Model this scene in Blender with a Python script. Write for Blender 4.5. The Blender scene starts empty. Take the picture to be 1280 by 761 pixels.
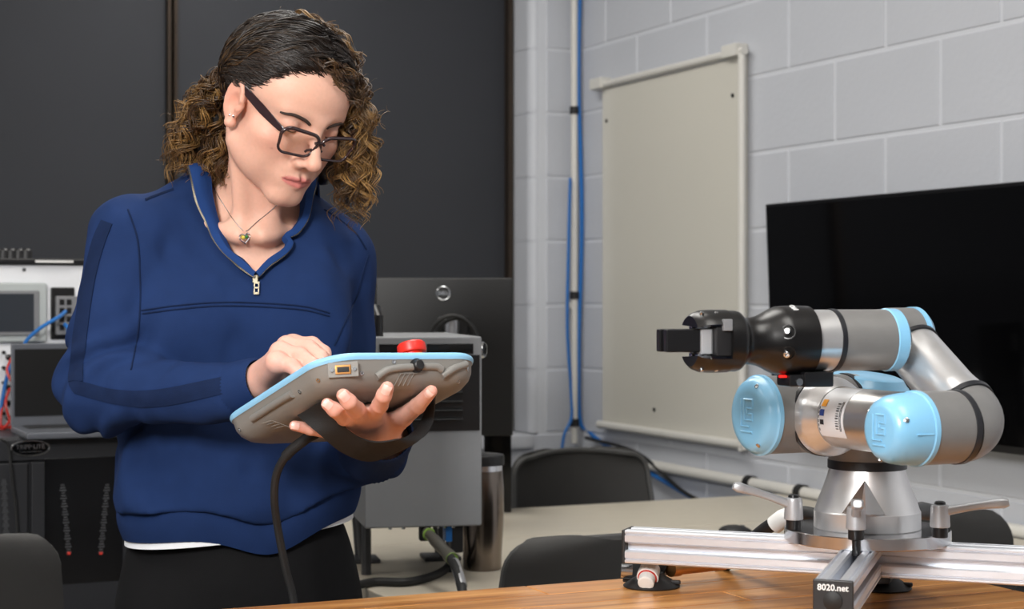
import bpy, bmesh, math, random
import numpy as np
from mathutils import Vector, Matrix
from mathutils.bvhtree import BVHTree

random.seed(7); rng = np.random.default_rng(7)
SC = bpy.context.scene
COL = SC.collection
F = 2160.0            # focal length in pixels of the 1280 px wide frame
HY = 372.0            # horizon row
CZ = 1.241            # camera height

# ------------------------------------------------------------ camera
cam_d = bpy.data.cameras.new('camera'); cam = bpy.data.objects.new('camera', cam_d); COL.objects.link(cam)
cam_d.sensor_width = 36.0; cam_d.lens = F / 1280 * 36.0
cam_d.shift_y = -(380.5 - HY) / 1280.0
cam_d.clip_start = 0.05; cam_d.clip_end = 60
cam_d.dof.use_dof = True; cam_d.dof.focus_distance = 2.1; cam_d.dof.aperture_fstop = 9.0
cam.location = (0, 0, CZ); cam.rotation_euler = (math.pi / 2, 0, 0)
SC.camera = cam
SC.view_settings.view_transform = 'Standard'; SC.view_settings.look = 'None'
SC.view_settings.gamma = 1.0; SC.view_settings.use_curve_mapping = False
SC.view_settings.exposure = 0.0

# ------------------------------------------------------------ world and lights
wd = bpy.data.worlds.new('room_air'); SC.world = wd; wd.use_nodes = True
wd.node_tree.nodes['Background'].inputs[0].default_value = (0.8, 0.85, 1.0, 1)
wd.node_tree.nodes['Background'].inputs[1].default_value = 0.15

def area(name, loc, target, size, power, color=(1, 1, 1), size_y=None):
    d = bpy.data.lights.new(name, 'AREA'); d.energy = power; d.color = color; d.size = size
    if size_y: d.shape = 'RECTANGLE'; d.size_y = size_y
    o = bpy.data.objects.new(name, d); COL.objects.link(o); o.location = loc
    o.rotation_euler = (Vector(target) - Vector(loc)).to_track_quat('-Z', 'Y').to_euler()
    return o
area('flash_softbox', (-0.75, -0.25, 2.05), (0.05, 2.3, 1.1), 0.5, 70, (1.0, 0.98, 0.955))
CEIL = 2.75

# ------------------------------------------------------------ room frame
TH = math.radians(24.4); CT, ST = math.cos(TH), math.sin(TH)
U0, V0 = 2.48, 4.95                  # right wall, back wall
def R(u, v, z=0.0): return Vector((u * CT - v * ST, u * ST + v * CT, z))
def W(px, py, d): return Vector(((px - 640) / F * d, d, CZ - (py - HY) / F * d))
def ray(px, py): return Vector(((px - 640) / F, 1.0, -(py - HY) / F))
CAMP = Vector((0, 0, CZ))
def on_u(px, py, u):
    r = ray(px, py); n = Vector((CT, ST, 0)); return CAMP + r * (u / r.dot(n))
def on_v(px, py, v):
    r = ray(px, py); n = Vector((-ST, CT, 0)); return CAMP + r * (v / r.dot(n))
def on_z(px, py, z):
    r = ray(px, py); return CAMP + r * ((z - CZ) / r.z)
def uv(p): return (p.x * CT + p.y * ST, -p.x * ST + p.y * CT)

# ------------------------------------------------------------ materials
def lin(c):
    if max(c) > 1.0: c = [x / 255 for x in c]
    return tuple(x / 12.92 if x <= 0.04045 else ((x + 0.055) / 1.055) ** 2.4 for x in c) + (1.0,)
MATS = {}
def mat(name, col, rough=0.5, metal=0.0, var=0.0, vscale=8.0, bump=0.0, bscale=60.0, coat=0.0, spec=0.5,
        attr=None, stretch=None, sheen=0.0, sss=0.0, aniso=0.0):
    if name in MATS: return MATS[name]
    m = bpy.data.materials.new(name); m.use_nodes = True; MATS[name] = m
    nt = m.node_tree; b = nt.nodes['Principled BSDF']; N = nt.nodes.new; Lk = nt.links.new
    b.inputs['Base Color'].default_value = lin(col); b.inputs['Roughness'].default_value = rough
    b.inputs['Metallic'].default_value = metal; b.inputs['Specular IOR Level'].default_value = spec
    if coat: b.inputs['Coat Weight'].default_value = coat; b.inputs['Coat Roughness'].default_value = 0.08
    if sheen: b.inputs['Sheen Weight'].default_value = sheen; b.inputs['Sheen Roughness'].default_value = 0.5
    if sss:
        b.inputs['Subsurface Weight'].default_value = sss; b.inputs['Subsurface Radius'].default_value = (1.0, 0.35, 0.2)
        b.inputs['Subsurface Scale'].default_value = 0.006
    if aniso: b.inputs['Anisotropic'].default_value = aniso
    tc = N('ShaderNodeTexCoord'); src = tc.outputs['Object']
    if stretch:
        mp = N('ShaderNodeMapping'); mp.inputs['Scale'].default_value = stretch
        if len(stretch) == 3: pass
        Lk(src, mp.inputs['Vector']); src = mp.outputs['Vector']
    base = None
    if attr:
        a = N('ShaderNodeAttribute'); a.attribute_name = attr; base = a.outputs['Color']; Lk(base, b.inputs['Base Color'])
    if var:
        nz = N('ShaderNodeTexNoise'); nz.inputs['Scale'].default_value = vscale; nz.inputs['Detail'].default_value = 6
        Lk(src, nz.inputs['Vector'])
        mr = N('ShaderNodeMapRange'); mr.inputs[1].default_value = 0.3; mr.inputs[2].default_value = 0.7
        mr.inputs[3].default_value = 1 - var; mr.inputs[4].default_value = 1 + var; Lk(nz.outputs['Fac'], mr.inputs[0])
        mx = N('ShaderNodeVectorMath'); mx.operation = 'SCALE'
        if base: Lk(base, mx.inputs[0])
        else: mx.inputs[0].default_value = lin(col)[:3]
        Lk(mr.outputs[0], mx.inputs['Scale']); Lk(mx.outputs[0], b.inputs['Base Color'])
    if bump:
        n2 = N('ShaderNodeTexNoise'); n2.inputs['Scale'].default_value = bscale; n2.inputs['Detail'].default_value = 4
        Lk(src, n2.inputs['Vector'])
        bp = N('ShaderNodeBump'); bp.inputs['Strength'].default_value = bump; bp.inputs['Distance'].default_value = 0.002
        Lk(n2.outputs['Fac'], bp.inputs['Height']); Lk(bp.outputs['Normal'], b.inputs['Normal'])
    return m
def emat(name, col, strength):
    m = bpy.data.materials.new(name); m.use_nodes = True; nt = m.node_tree
    b = nt.nodes['Principled BSDF']; b.inputs['Base Color'].default_value = lin(col)
    b.inputs['Emission Color'].default_value = lin(col); b.inputs['Emission Strength'].default_value = strength
    MATS[name] = m; return m

# ------------------------------------------------------------ mesh building
class MB:
    def __init__(s): s.v = []; s.f = []
    def add(s, vs, fs):
        o = len(s.v); s.v.extend([tuple(v) for v in vs]); s.f.extend([tuple(i + o for i in f) for f in fs]); return s
    def box(s, c, size, M=None, bevel=0.0, seg=2):
        bm = bmesh.new(); bmesh.ops.create_cube(bm, size=1.0)
        for v in bm.verts: v.co = Vector((v.co.x * size[0], v.co.y * size[1], v.co.z * size[2]))
        if bevel > 0: bmesh.ops.bevel(bm, geom=bm.edges[:], offset=bevel, segments=seg, profile=0.5, affect='EDGES')
        bm.verts.index_update()
        c = Vector(c); M3 = M.to_3x3() if M is not None else Matrix.Identity(3)
        s.add([M3 @ v.co + c for v in bm.verts], [[v.index for v in f.verts] for f in bm.faces]); bm.free(); return s
    def lathe(s, prof, o, axis, n=40, capa=True, capb=True):
        o = Vector(o); a = Vector(axis).normalized(); x = a.orthogonal().normalized(); y = a.cross(x)
        vs = []; fs = []; m = len(prof)
        for (h, r) in prof:
            for i in range(n):
                t = 2 * math.pi * i / n; vs.append(o + a * h + (x * math.cos(t) + y * math.sin(t)) * r)
        for j in range(m - 1):
            for i in range(n):
                k = (i + 1) % n; fs.append((j * n + i, j * n + k, (j + 1) * n + k, (j + 1) * n + i))
        if capa: fs.append(tuple(range(n))[::-1])
        if capb: fs.append(tuple((m - 1) * n + i for i in range(n)))
        return s.add(vs, fs)
    def tube(s, pts, r, n=8, caps=True, closed=False):
        pts = [Vector(p) for p in pts]; m = len(pts); rs = r if hasattr(r, '__len__') else [r] * m
        vs = []; fs = []; up = None
        for i, p in enumerate(pts):
            a = pts[(i + 1) % m] if (closed or i < m - 1) else pts[i]; b = pts[i - 1] if (closed or i > 0) else pts[i]
            t = (a - b)
            if t.length < 1e-9: t = Vector((0, 0, 1))
            t.normalize()
            if up is None: up = t.orthogonal().normalized()
            up = (up - t * up.dot(t))
            if up.length < 1e-6: up = t.orthogonal()
            up.normalize(); w = t.cross(up)
            for k in range(n):
                an = 2 * math.pi * k / n; vs.append(p + (up * math.cos(an) + w * math.sin(an)) * rs[i])
        for i in range(m if closed else m - 1):
            j = (i + 1) % m
            for k in range(n):
                l = (k + 1) % n; fs.append((i * n + k, i * n + l, j * n + l, j * n + k))
        if caps and not closed: fs.append(tuple(range(n))[::-1]); fs.append(tuple((m - 1) * n + k for k in range(n)))
        return s.add(vs, fs)
    def prism(s, poly, o, x, y, h):
        """polygon (list of 2d) in frame o,x,y extruded h along x cross y"""
        o = Vector(o); x = Vector(x).normalized(); y = Vector(y).normalized(); z = x.cross(y); n = len(poly)
        vs = [o + x * a + y * b for a, b in poly] + [o + x * a + y * b + z * h for a, b in poly]
        fs = [tuple(range(n))[::-1], tuple(range(n, 2 * n))] + [(i, (i + 1) % n, n + (i + 1) % n, n + i) for i in range(n)]
        return s.add(vs, fs)
    def loft(s, rings, capa=True, capb=True):
        n = len(rings[0]); vs = [v for r in rings for v in r]; fs = []
        for j in range(len(rings) - 1):
            for i in range(n):
                k = (i + 1) % n; fs.append((j * n + i, j * n + k, (j + 1) * n + k, (j + 1) * n + i))
        if capa: fs.append(tuple(range(n))[::-1])
        if capb: fs.append(tuple((len(rings) - 1) * n + i for i in range(n)))
        return s.add(vs, fs)
    def sheet(s, rows, thick=0.0, nrm=None):
        """grid of points; thick gives a closed slab offset along per-point normals"""
        m, n = len(rows), len(rows[0]); P = [[Vector(p) for p in r] for r in rows]
        def nr(i, j):
            a = P[min(i + 1, m - 1)][j] - P[max(i - 1, 0)][j]; b = P[i][min(j + 1, n - 1)] - P[i][max(j - 1, 0)]
            c = a.cross(b); return c.normalized() if c.length > 1e-12 else Vector((0, 0, 1))
        vs = [p for r in P for p in r]; fs = []
        for i in range(m - 1):
            for j in range(n - 1): fs.append((i * n + j, i * n + j + 1, (i + 1) * n + j + 1, (i + 1) * n + j))
        if thick:
            o = m * n; vs += [P[i][j] + nr(i, j) * thick for i in range(m) for j in range(n)]
            fs += [tuple(o + k for k in f[::-1]) for f in fs]
            for i in range(m - 1):
                for j, d in ((0, 0), (n - 1, 1)):
                    q = (i * n + j, (i + 1) * n + j, o + (i + 1) * n + j, o + i * n + j); fs.append(q if d == 0 else q[::-1])
            for j in range(n - 1):
                for i, d in ((0, 0), (m - 1, 1)):
                    q = (i * n + j, o + i * n + j, o + i * n + j + 1, i * n + j + 1); fs.append(q if d == 0 else q[::-1])
        return s.add(vs, fs)

ORG = {}
def link(me, name, m, parent, org):
    o = bpy.data.objects.new(name, me); COL.objects.link(o)
    if m is not None:
        me.materials.clear(); me.materials.append(MATS[m] if isinstance(m, str) else m)
    if parent is not None: o.parent = parent
    else: o.location = org
    ORG[o.name] = Vector(org); return o
def finish(me, smooth):
    me.update()
    bm = bmesh.new(); bm.from_mesh(me); bmesh.ops.recalc_face_normals(bm, faces=bm.faces); bm.to_mesh(me); bm.free()
    if smooth: me.shade_smooth(); me.set_sharp_from_angle(angle=math.radians(smooth))
def obj(name, mb, m, parent=None, smooth=35, recalc=True):
    vs = np.array([tuple(v) for v in mb.v], dtype=float)
    if parent is not None: org = ORG[parent.name]
    else:
        lo, hi = vs.min(0), vs.max(0); org = Vector(((lo[0] + hi[0]) / 2, (lo[1] + hi[1]) / 2, lo[2]))
    me = bpy.data.meshes.new(name); me.from_pydata((vs - np.array(org)).tolist(), [], mb.f)
    if recalc: finish(me, smooth)
    else:
        me.update()
        if smooth: me.shade_smooth()
    o = link(me, name, m, parent, org)
    if recalc and smooth and len(me.polygons) < 6000:
        w = o.modifiers.new('weighted', 'WEIGHTED_NORMAL'); w.keep_sharp = True
    return o
def tag(o, label=None, cat=None, group=None, kind=None):
    if label: o['label'] = label
    if cat: o['category'] = cat
    if group: o['group'] = group
    if kind: o['kind'] = kind
    return o
def thing(name, loc, label, cat, group=None):
    o = bpy.data.objects.new(name, None); COL.objects.link(o); o.location = loc; ORG[o.name] = Vector(loc)
    o.empty_display_size = 0.05; return tag(o, label, cat, group)
def struct(name, mb, m, smooth=35): return tag(obj(name, mb, m, None, smooth), kind='structure')
def lit(h, o=(0,0,0)): return h
def text(name, s, size, o, x, y, m, parent=None, depth=0.0006, align='CENTER', bold=0.0):
    c = bpy.data.curves.new(name, 'FONT'); c.body = s; c.size = size; c.align_x = align; c.align_y = 'CENTER'
    c.extrude = depth; c.offset = bold; c.resolution_u = 3
    t = bpy.data.objects.new(name + '_src', c); COL.objects.link(t)
    me = bpy.data.meshes.new_from_object(t); bpy.data.objects.remove(t); bpy.data.curves.remove(c)
    x = Vector(x).normalized(); y = Vector(y); y = (y - x * x.dot(y)).normalized(); z = x.cross(y); o = Vector(o)
    org = ORG[parent.name] if parent is not None else o
    for v in me.vertices: v.co = o + x * v.co.x + y * v.co.y + z * v.co.z - org
    me.update(); return link(me, name, m, parent, org)
def bezier(pts, n=10):
    """Catmull-Rom through points"""
    P = [Vector(p) for p in pts]; P = [P[0] * 2 - P[1]] + P + [P[-1] * 2 - P[-2]]; out = []
    for i in range(1, len(P) - 2):
        for k in range(n):
            t = k / n; a, b, c, d = P[i - 1], P[i], P[i + 1], P[i + 2]
            out.append(0.5 * ((2 * b) + (c - a) * t + (2 * a - 5 * b + 4 * c - d) * t * t + (3 * b - a - 3 * c + d) * t ** 3))
    out.append(P[-2]); return out
def rrect(w, h, r, n=5):
    out = []
    for cx, cy, a0 in ((w / 2 - r, h / 2 - r, 0), (-w / 2 + r, h / 2 - r, 90), (-w / 2 + r, -h / 2 + r, 180), (w / 2 - r, -h / 2 + r, 270)):
        for k in range(n + 1):
            a = math.radians(a0 + 90 * k / n); out.append((cx + r * math.cos(a), cy + r * math.sin(a)))
    return out
MZ = Matrix.Rotation(TH, 4, 'Z')
XU, YV, ZZ = Vector((CT, ST, 0)), Vector((-ST, CT, 0)), Vector((0, 0, 1))

# shared materials
mat('wall_paint', (188, 191, 198), 0.42, bump=0.35, bscale=70, var=0.02, vscale=3)
mat('mortar_lit', (203, 206, 212), 0.4, bump=0.2, bscale=70)  # paler than the blocks: light caught by the joints, put into the colour
mat('ceiling_paint', (225, 225, 222), 0.8, bump=0.2, bscale=120)
mat('floor_vinyl', (120, 116, 110), 0.35, var=0.12, vscale=30)
mat('shade_cloth', (42, 44, 50), 0.75, var=0.05, vscale=3, bump=0.25, bscale=900)
mat('bronze_frame', (62, 52, 44), 0.35, 0.6, var=0.1, vscale=20)
mat('black_plastic', (26, 26, 28), 0.45, var=0.08, vscale=40)
mat('black_satin', (18, 18, 20), 0.3, var=0.05, vscale=30)
mat('black_gloss', (10, 10, 12), 0.12, var=0.05, vscale=30)
mat('dark_grey', (62, 63, 66), 0.5, var=0.05, vscale=30)
mat('mid_grey', (120, 121, 124), 0.45, var=0.05, vscale=12)
mat('white_plastic', (222, 222, 220), 0.4, var=0.03, vscale=14)
mat('alu', (205, 206, 210), 0.3, 0.95, var=0.04, vscale=60, bump=0.08, bscale=400, stretch=(1, 1, 20))
mat('alu_bright', (225, 226, 230), 0.2, 1.0, var=0.03, vscale=80)
mat('steel', (190, 192, 195), 0.22, 1.0, var=0.06, vscale=50)
mat('blue_cable', (28, 105, 180), 0.45, var=0.06, vscale=60)
mat('red_cable', (190, 50, 40), 0.45, var=0.06, vscale=60)
mat('rubber', (20, 20, 21), 0.6, var=0.1, vscale=80)
# ------------------------------------------------------------ room shell
UA, VA = -3.2, -2.6
def wall_quad(name, pts, m, thick, nrm):
    mb = MB(); P = [Vector(p) for p in pts]; n = Vector(nrm) * thick
    mb.add(P + [p + n for p in P], [(0, 1, 2, 3), (7, 6, 5, 4), (0, 4, 5, 1), (1, 5, 6, 2), (2, 6, 7, 3), (3, 7, 4, 0)]); return struct(name, mb, m)
floor = wall_quad('floor', [R(UA, VA), R(U0, VA), R(U0, V0 + .4), R(UA, V0 + .4)], 'floor_vinyl', 0.1, (0, 0, -1))
wall_quad('ceiling', [R(UA, VA, CEIL), R(U0, VA, CEIL), R(U0, V0 + .4, CEIL), R(UA, V0 + .4, CEIL)], 'ceiling_paint', 0.1, (0, 0, 1))
BP = 0.0028   # how far the blocks stand out of the mortar
wall_right = wall_quad('wall_right', [R(U0 + BP, VA), R(U0 + BP, V0 + .4), R(U0 + BP, V0 + .4, CEIL), R(U0 + BP, VA, CEIL)], 'mortar_lit', 0.15, XU)
wall_quad('wall_left', [R(UA, VA), R(UA, V0 + .4), R(UA, V0 + .4, CEIL), R(UA, VA, CEIL)], 'wall_paint', 0.15, -XU)
wall_quad('wall_front', [R(UA, VA), R(U0, VA), R(U0, VA, CEIL), R(UA, VA, CEIL)], 'wall_paint', 0.15, -YV)
SILL, HEAD, JAMB = 0.812, 2.6, 2.308
mb = MB()
def slab(mb, u0, u1, v0, v1, z0, z1, bevel=0.0): mb.box(R((u0 + u1) / 2, (v0 + v1) / 2, (z0 + z1) / 2), (u1 - u0, v1 - v0, z1 - z0), MZ, bevel)
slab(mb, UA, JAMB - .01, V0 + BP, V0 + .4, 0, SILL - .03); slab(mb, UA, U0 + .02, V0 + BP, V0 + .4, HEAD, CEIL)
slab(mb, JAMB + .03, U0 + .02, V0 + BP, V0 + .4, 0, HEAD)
wall_back = struct('wall_back', mb, 'mortar_lit')
# painted concrete blocks, each one a piece of its wall
CH, CL = 0.203, 0.4064
def block_mesh(w, name='block'):
    mb = MB(); mb.box((0, 0, 0), (w - .009, .02, CH - .009), None, .003, 2)
    me = bpy.data.meshes.new(name); me.from_pydata(mb.v, [], mb.f); finish(me, 14); me.materials.append(MATS['wall_paint']); return me
BM = {}
def block(parent, c, w, rot):
    k = round(w, 3)
    if k not in BM: BM[k] = block_mesh(w)
    o = bpy.data.objects.new('block', BM[k]); COL.objects.link(o); o.parent = parent
    o.location = Vector(c) - ORG[parent.name]; o.rotation_euler = (0, 0, rot); return o
for k in range(1, 13):
    off = 3.545 + (0.203 if k % 2 else 0.0)
    v = off - CL * 8
    while v < V0:
        a, b = max(v, 1.3), min(v + CL, V0)
        if b > 1.3 and b - a > .03: block(wall_right, R(U0 + .01, (a + b) / 2, (k + .5) * CH), b - a, TH + math.pi / 2)
        v += CL
for k in range(0, 4):
    u = U0 - CL * (7 if k % 2 else 7.5)
    while u < U0 - .02:
        a, b = max(u, -.3), min(u + CL, U0 - .001)
        if b > a + .03 and (k + 1) * CH <= SILL + .01: block(wall_back, R((a + b) / 2, V0 + .01, (k + .5) * CH), b - a, TH)
        u += CL
for k in range(4, 13):
    if (k + 1) * CH < HEAD + .2: block(wall_back, R((JAMB + .053 + U0) / 2, V0 + .01, (k + .5) * CH), U0 - JAMB - .053, TH)
# rounded jamb blocks of the window recess
for k in range(4, 13):
    mb = MB(); z0, z1 = k * CH + .0012, (k + 1) * CH - .0012
    prof = [(0.0, 0.22)] + [(0.0 + .03 * (1 - math.cos(math.radians(a))), .03 * (1 - math.sin(math.radians(a)))) for a in range(0, 91, 15)] + [(.05, 0.0), (.05, .22)]
    mb.prism([(a, b) for a, b in prof], R(JAMB + .002, V0 + .003, z0) , -XU * -1, YV, z1 - z0)
    # extrude direction is XU x YV = +Z
    o = obj('jamb_block', mb, 'wall_paint', wall_back, 40)
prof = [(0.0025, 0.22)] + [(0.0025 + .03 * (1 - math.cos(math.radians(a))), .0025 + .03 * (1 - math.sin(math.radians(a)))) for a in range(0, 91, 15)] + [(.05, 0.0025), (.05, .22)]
obj('jamb_mortar', MB().prism([(a, b) for a, b in prof], R(JAMB + .002, V0 + .003, SILL), XU, YV, HEAD - SILL), 'mortar_lit', wall_back, 40)
# window sill, shades and frame
mb = MB(); slab(mb, UA, JAMB + .0, V0 - .025, V0 + .22, SILL - .045, SILL, .008); struct('trim_1', mb, 'wall_paint')
mb = MB(); slab(mb, UA, JAMB, V0 + .2, V0 + .26, SILL, HEAD); w1 = struct('window_1', mb, 'bronze_frame')
SV = V0 + .15
fu = uv(on_v(207, 200, SV))[0]; fu2 = uv(on_v(222, 200, SV))[0]
def shade(u0, u1, zb):
    t = thing('roller_shade', R((u0 + u1) / 2, SV, zb), '', 'shade')
    rows = []
    for i in range(3):
        z = zb + (2.58 - zb) * i / 2
        rows.append([R(u0 + (u1 - u0) * j / 12, SV + .002 * math.sin(j * 1.7), z) for j in range(13)])
    obj('fabric', MB().sheet(rows, .0015), 'shade_cloth', t, 60)
    mb = MB(); mb.tube([R(u0, SV, zb + .004), R(u1, SV, zb + .004)], .009, 10); obj('hem_bar', mb, 'black_satin', t)
    mb = MB(); mb.tube([R(u0, SV + .03, 2.565), R(u1, SV + .03, 2.565)], .028, 16); obj('roller_tube', mb, 'dark_grey', t)
    return t
s1 = shade(UA + .05, fu, SILL + .02); s1['label'] = 'wide dark grey roller shade above the white test panel and laptop'
s2 = shade(fu2, JAMB - .02, SILL + .02); s2['label'] = 'dark grey roller shade behind the woman beside the block wall corner'
for s in (s1, s2): s['group'] = 'dark roller shades over the windows'
mb = MB()
for a, b, d in ((fu + .002, fu + .012, .0), (fu + .02, fu + .03, -.008), (fu2 - .014, fu2 - .004, .0)): slab(mb, a, b, SV - .02 + d, SV + .02, SILL, 2.6)
slab(mb, fu, fu2, SV + .02, SV + .03, SILL, 2.6)
tag(obj('mullion', mb, 'bronze_frame', w1))
mb = MB(); slab(mb, JAMB - .02, JAMB - .004, SV - .03, SV + .03, SILL, 2.6); obj('side_channel', mb, 'bronze_frame', w1)

# ceiling light panels (outside the picture, they light the room)
emat('panel_light', (255, 252, 246), 8.4)
for i, (u, v) in enumerate(((-1.2, .6), (1.0, .6), (-1.2, 2.6), (1.0, 2.6), (1.3, 4.2))):
    t = thing('ceiling_light', R(u, v, CEIL - .03), 'flat white ceiling light panel above the room', 'ceiling light', 'ceiling light panels')
    mb = MB(); slab(mb, u - .29, u + .29, v - .59, v + .59, CEIL - .03, CEIL - .012); obj('diffuser', mb, 'panel_light', t)
    mb = MB()
    for a in (-.3, .3): slab(mb, u + a - .01, u + a + .01, v - .61, v + .61, CEIL - .032, CEIL - .002)
    for a in (-.6, .6): slab(mb, u - .3, u + .3, v + a - .01, v + a + .01, CEIL - .032, CEIL - .002)
    obj('frame', mb, 'white_plastic', t)

# ------------------------------------------------------------ right wall fittings
# whiteboard
mat('whiteboard', (205, 202, 192), 0.22, var=0.015, vscale=2, coat=0.3)
UB = U0 - .012
bl, br = uv(on_u(755, 300, UB))[1], uv(on_u(931, 300, UB))[1]
zt, zb_ = on_u(931, 70, UB).z, on_u(929, 553, UB).z
wb = thing('whiteboard', R(UB, (bl + br) / 2, zb_), 'tall cream whiteboard with black corner screws on the block wall', 'whiteboard')
mb = MB(); slab(mb, UB - .006, UB + .01, br, bl, zb_, zt, .002); obj('panel', mb, 'whiteboard', wb)
for v, z in ((bl - .03, zt - .1), (br + .05, zt - .1), (bl - .33, zb_ + .06)):
    mb = MB(); mb.lathe([(0, .006), (.003, .006), (.005, .003)], R(UB - .006, v, z), -XU, 12); obj('screw', mb, 'black_satin', wb)
mat('tube_white', (208, 206, 200), 0.35, var=0.03, vscale=10)
mb = MB(); mb.tube([R(UB - .012, br - .005, zb_ - .02), R(UB - .012, br - .005, zt + .01)], .011, 12); obj('edge_tube', mb, 'tube_white', wb)
mb = MB(); mb.tube([R(UB - .012, bl + .02, zt + .012), R(UB - .012, br - .02, zt + .012)], .011, 12); obj('edge_tube', mb, 'tube_white', wb)
mb = MB(); mb.tube([R(UB - .012, bl + .01, zb_ - .005), R(UB - .012, br - .02, zb_ - .005)], .012, 12); obj('edge_tube', mb, 'tube_white', wb)
for v in (bl + .0, br + .03):
    mb = MB(); slab(mb, UB - .03, UB + .012, v - .03, v + .045, zt + .0, zt + .035, .005); obj('bracket', mb, 'tube_white', wb)
# conduit in the corner with blue cables
cv = V0 - .035; cu = uv(on_v(718, 300, cv))[0]
ct_ = thing('corner_conduit', R(cu, cv, .78), 'thin white vertical conduit in the corner with black straps', 'conduit')
mb = MB(); mb.tube([R(cu, cv, .78), R(cu, cv, 2.7)], .011, 12); obj('pipe', mb, 'tube_white', ct_)
for y in (138, 369, 528):
    z = on_v(718, y, cv).z; mb = MB(); mb.lathe([(-.012, .015), (.012, .015)], R(cu, cv, z), ZZ, 14); obj('strap', mb, 'rubber', ct_)
mb = MB(); mb.box(R(cu, cv + .005, on_v(718, 382, cv).z), (.05, .02, .02), MZ, .004); obj('clip', mb, 'tube_white', ct_)
pts = [R(cu + .016, cv, 2.7)] + [R(cu + .018 + .006 * math.sin(i * 1.3), cv - .004, 2.7 - i * .2) for i in range(1, 9)] + [R(cu + .018, cv, .86), R(cu + .04, cv - .02, .82), R(2.465, 4.75, .79), R(2.46, 4.3, .7), R(2.45, 3.9, .64), R(2.455, 3.3, .6), R(2.455, 2.8, .59)]
tag(obj('network_cable', MB().tube(bezier(pts, 5), .007, 8), 'blue_cable'), 'blue cable down the corner conduit and along the wall', 'cable')
pts = [R(cu - .02, cv - .01, 1.62), R(cu - .028, cv - .015, 1.4), R(cu - .03, cv - .01, 1.15), R(cu - .012, cv, .95), R(cu - .016, cv - .01, .86), R(cu - .05, cv - .02, .79), R(cu - .06, cv - .01, .6)]
tag(obj('network_cable', MB().tube(bezier(pts, 6), .005, 8), 'blue_cable'), 'thin blue cable bowing out left of the corner conduit', 'cable')
# raceway pipe along the wall, with black cable
p0, p1 = on_u(722, 548, U0 - .02), on_u(1010, 608, U0 - .02)
v0_, v1_ = uv(p0)[1], uv(p1)[1]; sl = (p1.z - p0.z) / (v1_ - v0_)
zr = (p0.z + p1.z) / 2 - .03
rw = thing('wall_conduit', R(U0 - .02, 3.6, zr - .02), 'long white conduit running low along the block wall with black ties', 'conduit')
mb = MB(); mb.tube([R(U0 - .02, V0 - .06, zr), R(U0 - .02, 2.0, zr)], .016, 14); obj('pipe', mb, 'tube_white', rw)
for px in (938, 1002): 
    v = uv(on_u(px, 590, U0 - .02))[1]; mb = MB(); mb.lathe([(-.012, .021), (.012, .021)], R(U0 - .02, v, zr), YV, 14); obj('tie', mb, 'rubber', rw)
pts = [R(2.46, 4.86, .8), R(2.45, 4.5, zr + .03), R(2.445, 4.2, zr - .06), R(2.44, 3.9, zr - .075), R(2.44, 3.5, zr - .05), R(2.43, 3.2, zr - .04), R(2.43, 2.6, zr - .05)]
tag(obj('power_cable', MB().tube(bezier(pts, 8), .0055, 8), 'rubber'), 'black cable sagging below the white wall conduit', 'cable')
pts = [R(2.40, 3.12, zr + .01), R(2.38, 3.08, zr - .05), R(2.37, 3.02, zr - .08), R(2.38, 2.98, zr - .03), R(2.36, 2.95, zr - .07), R(2.37, 2.9, zr - .09)]
tag(obj('cable_loop', MB().tube(bezier(pts, 8), .012, 8), 'rubber'), 'bunched black cable loop hanging at the conduit by the robot base', 'cable')

# television
mat('tv_glass', (4, 4, 5), 0.06, coat=0.4, spec=0.5); mat('screen_matte', (8, 8, 9), 0.45, spec=0.3)
tvr = 2.68; p = on_u(962, 255, U0 - .085); tvl, tvt = uv(p)[1], p.z; tvb = 0.919
tv = thing('television', R(U0 - .05, (tvl + tvr) / 2, tvb), 'large black flat television mounted on the grey block wall', 'television')
tl = math.radians(2.3); ydir = (ZZ * math.cos(tl) - XU * math.sin(tl)); H_ = (tvt - tvb); Wd = tvl - tvr
ctr = R(U0 - .073, (tvl + tvr) / 2, (tvt + tvb) / 2); Mt = Matrix((YV, ydir, YV.cross(ydir))).transposed()
mb = MB(); mb.box(ctr, (Wd, H_, .028), Mt, .003); obj('bezel', mb, 'black_satin', tv)
nr_ = YV.cross(ydir)
sg = 1 if nr_.dot(-XU) > 0 else -1
mb = MB(); mb.box(ctr + nr_ * sg * .0142 + ydir * .004, (Wd - .016, H_ - .026, .002), Mt); obj('screen', mb, 'tv_glass', tv)
mb = MB(); slab(mb, U0 - .06, U0 + .0, (tvl + tvr) / 2 - .2, (tvl + tvr) / 2 + .2, tvb + .15, tvb + .4, .004); obj('wall_bracket', mb, 'black_satin', tv)

# ------------------------------------------------------------ white tables
mat('table_laminate', (196, 188, 172), 0.35, var=0.025, vscale=40)
TZ = 0.741
def table(u0, u1, v0, v1, label):
    t = thing('folding_table', R((u0 + u1) / 2, (v0 + v1) / 2, 0), label, 'table', 'pale laminate tables')
    mb = MB(); slab(mb, u0, u1, v0, v1, TZ - .026, TZ, .003); obj('tabletop', mb, 'table_laminate', t)
    for u in (u0 + .12, u1 - .12):
        for v in (v0 + .08, v1 - .08):
            mb = MB(); mb.tube([R(u, v, TZ - .026), R(u, v, 0)], .016, 12); obj('leg', mb, 'steel', t)
        mb = MB(); slab(mb, u - .012, u + .012, v0 + .08, v1 - .08, TZ - .06, TZ - .027); obj('cross_rail', mb, 'dark_grey', t)
    return t
table(1.0, 2.44, 3.289, 3.735, 'pale beige laminate table pushed against the block wall, its far half')
table(1.0, 2.44, 2.72, 3.283, 'pale beige laminate table carrying the grey controller box and tumbler')

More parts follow.
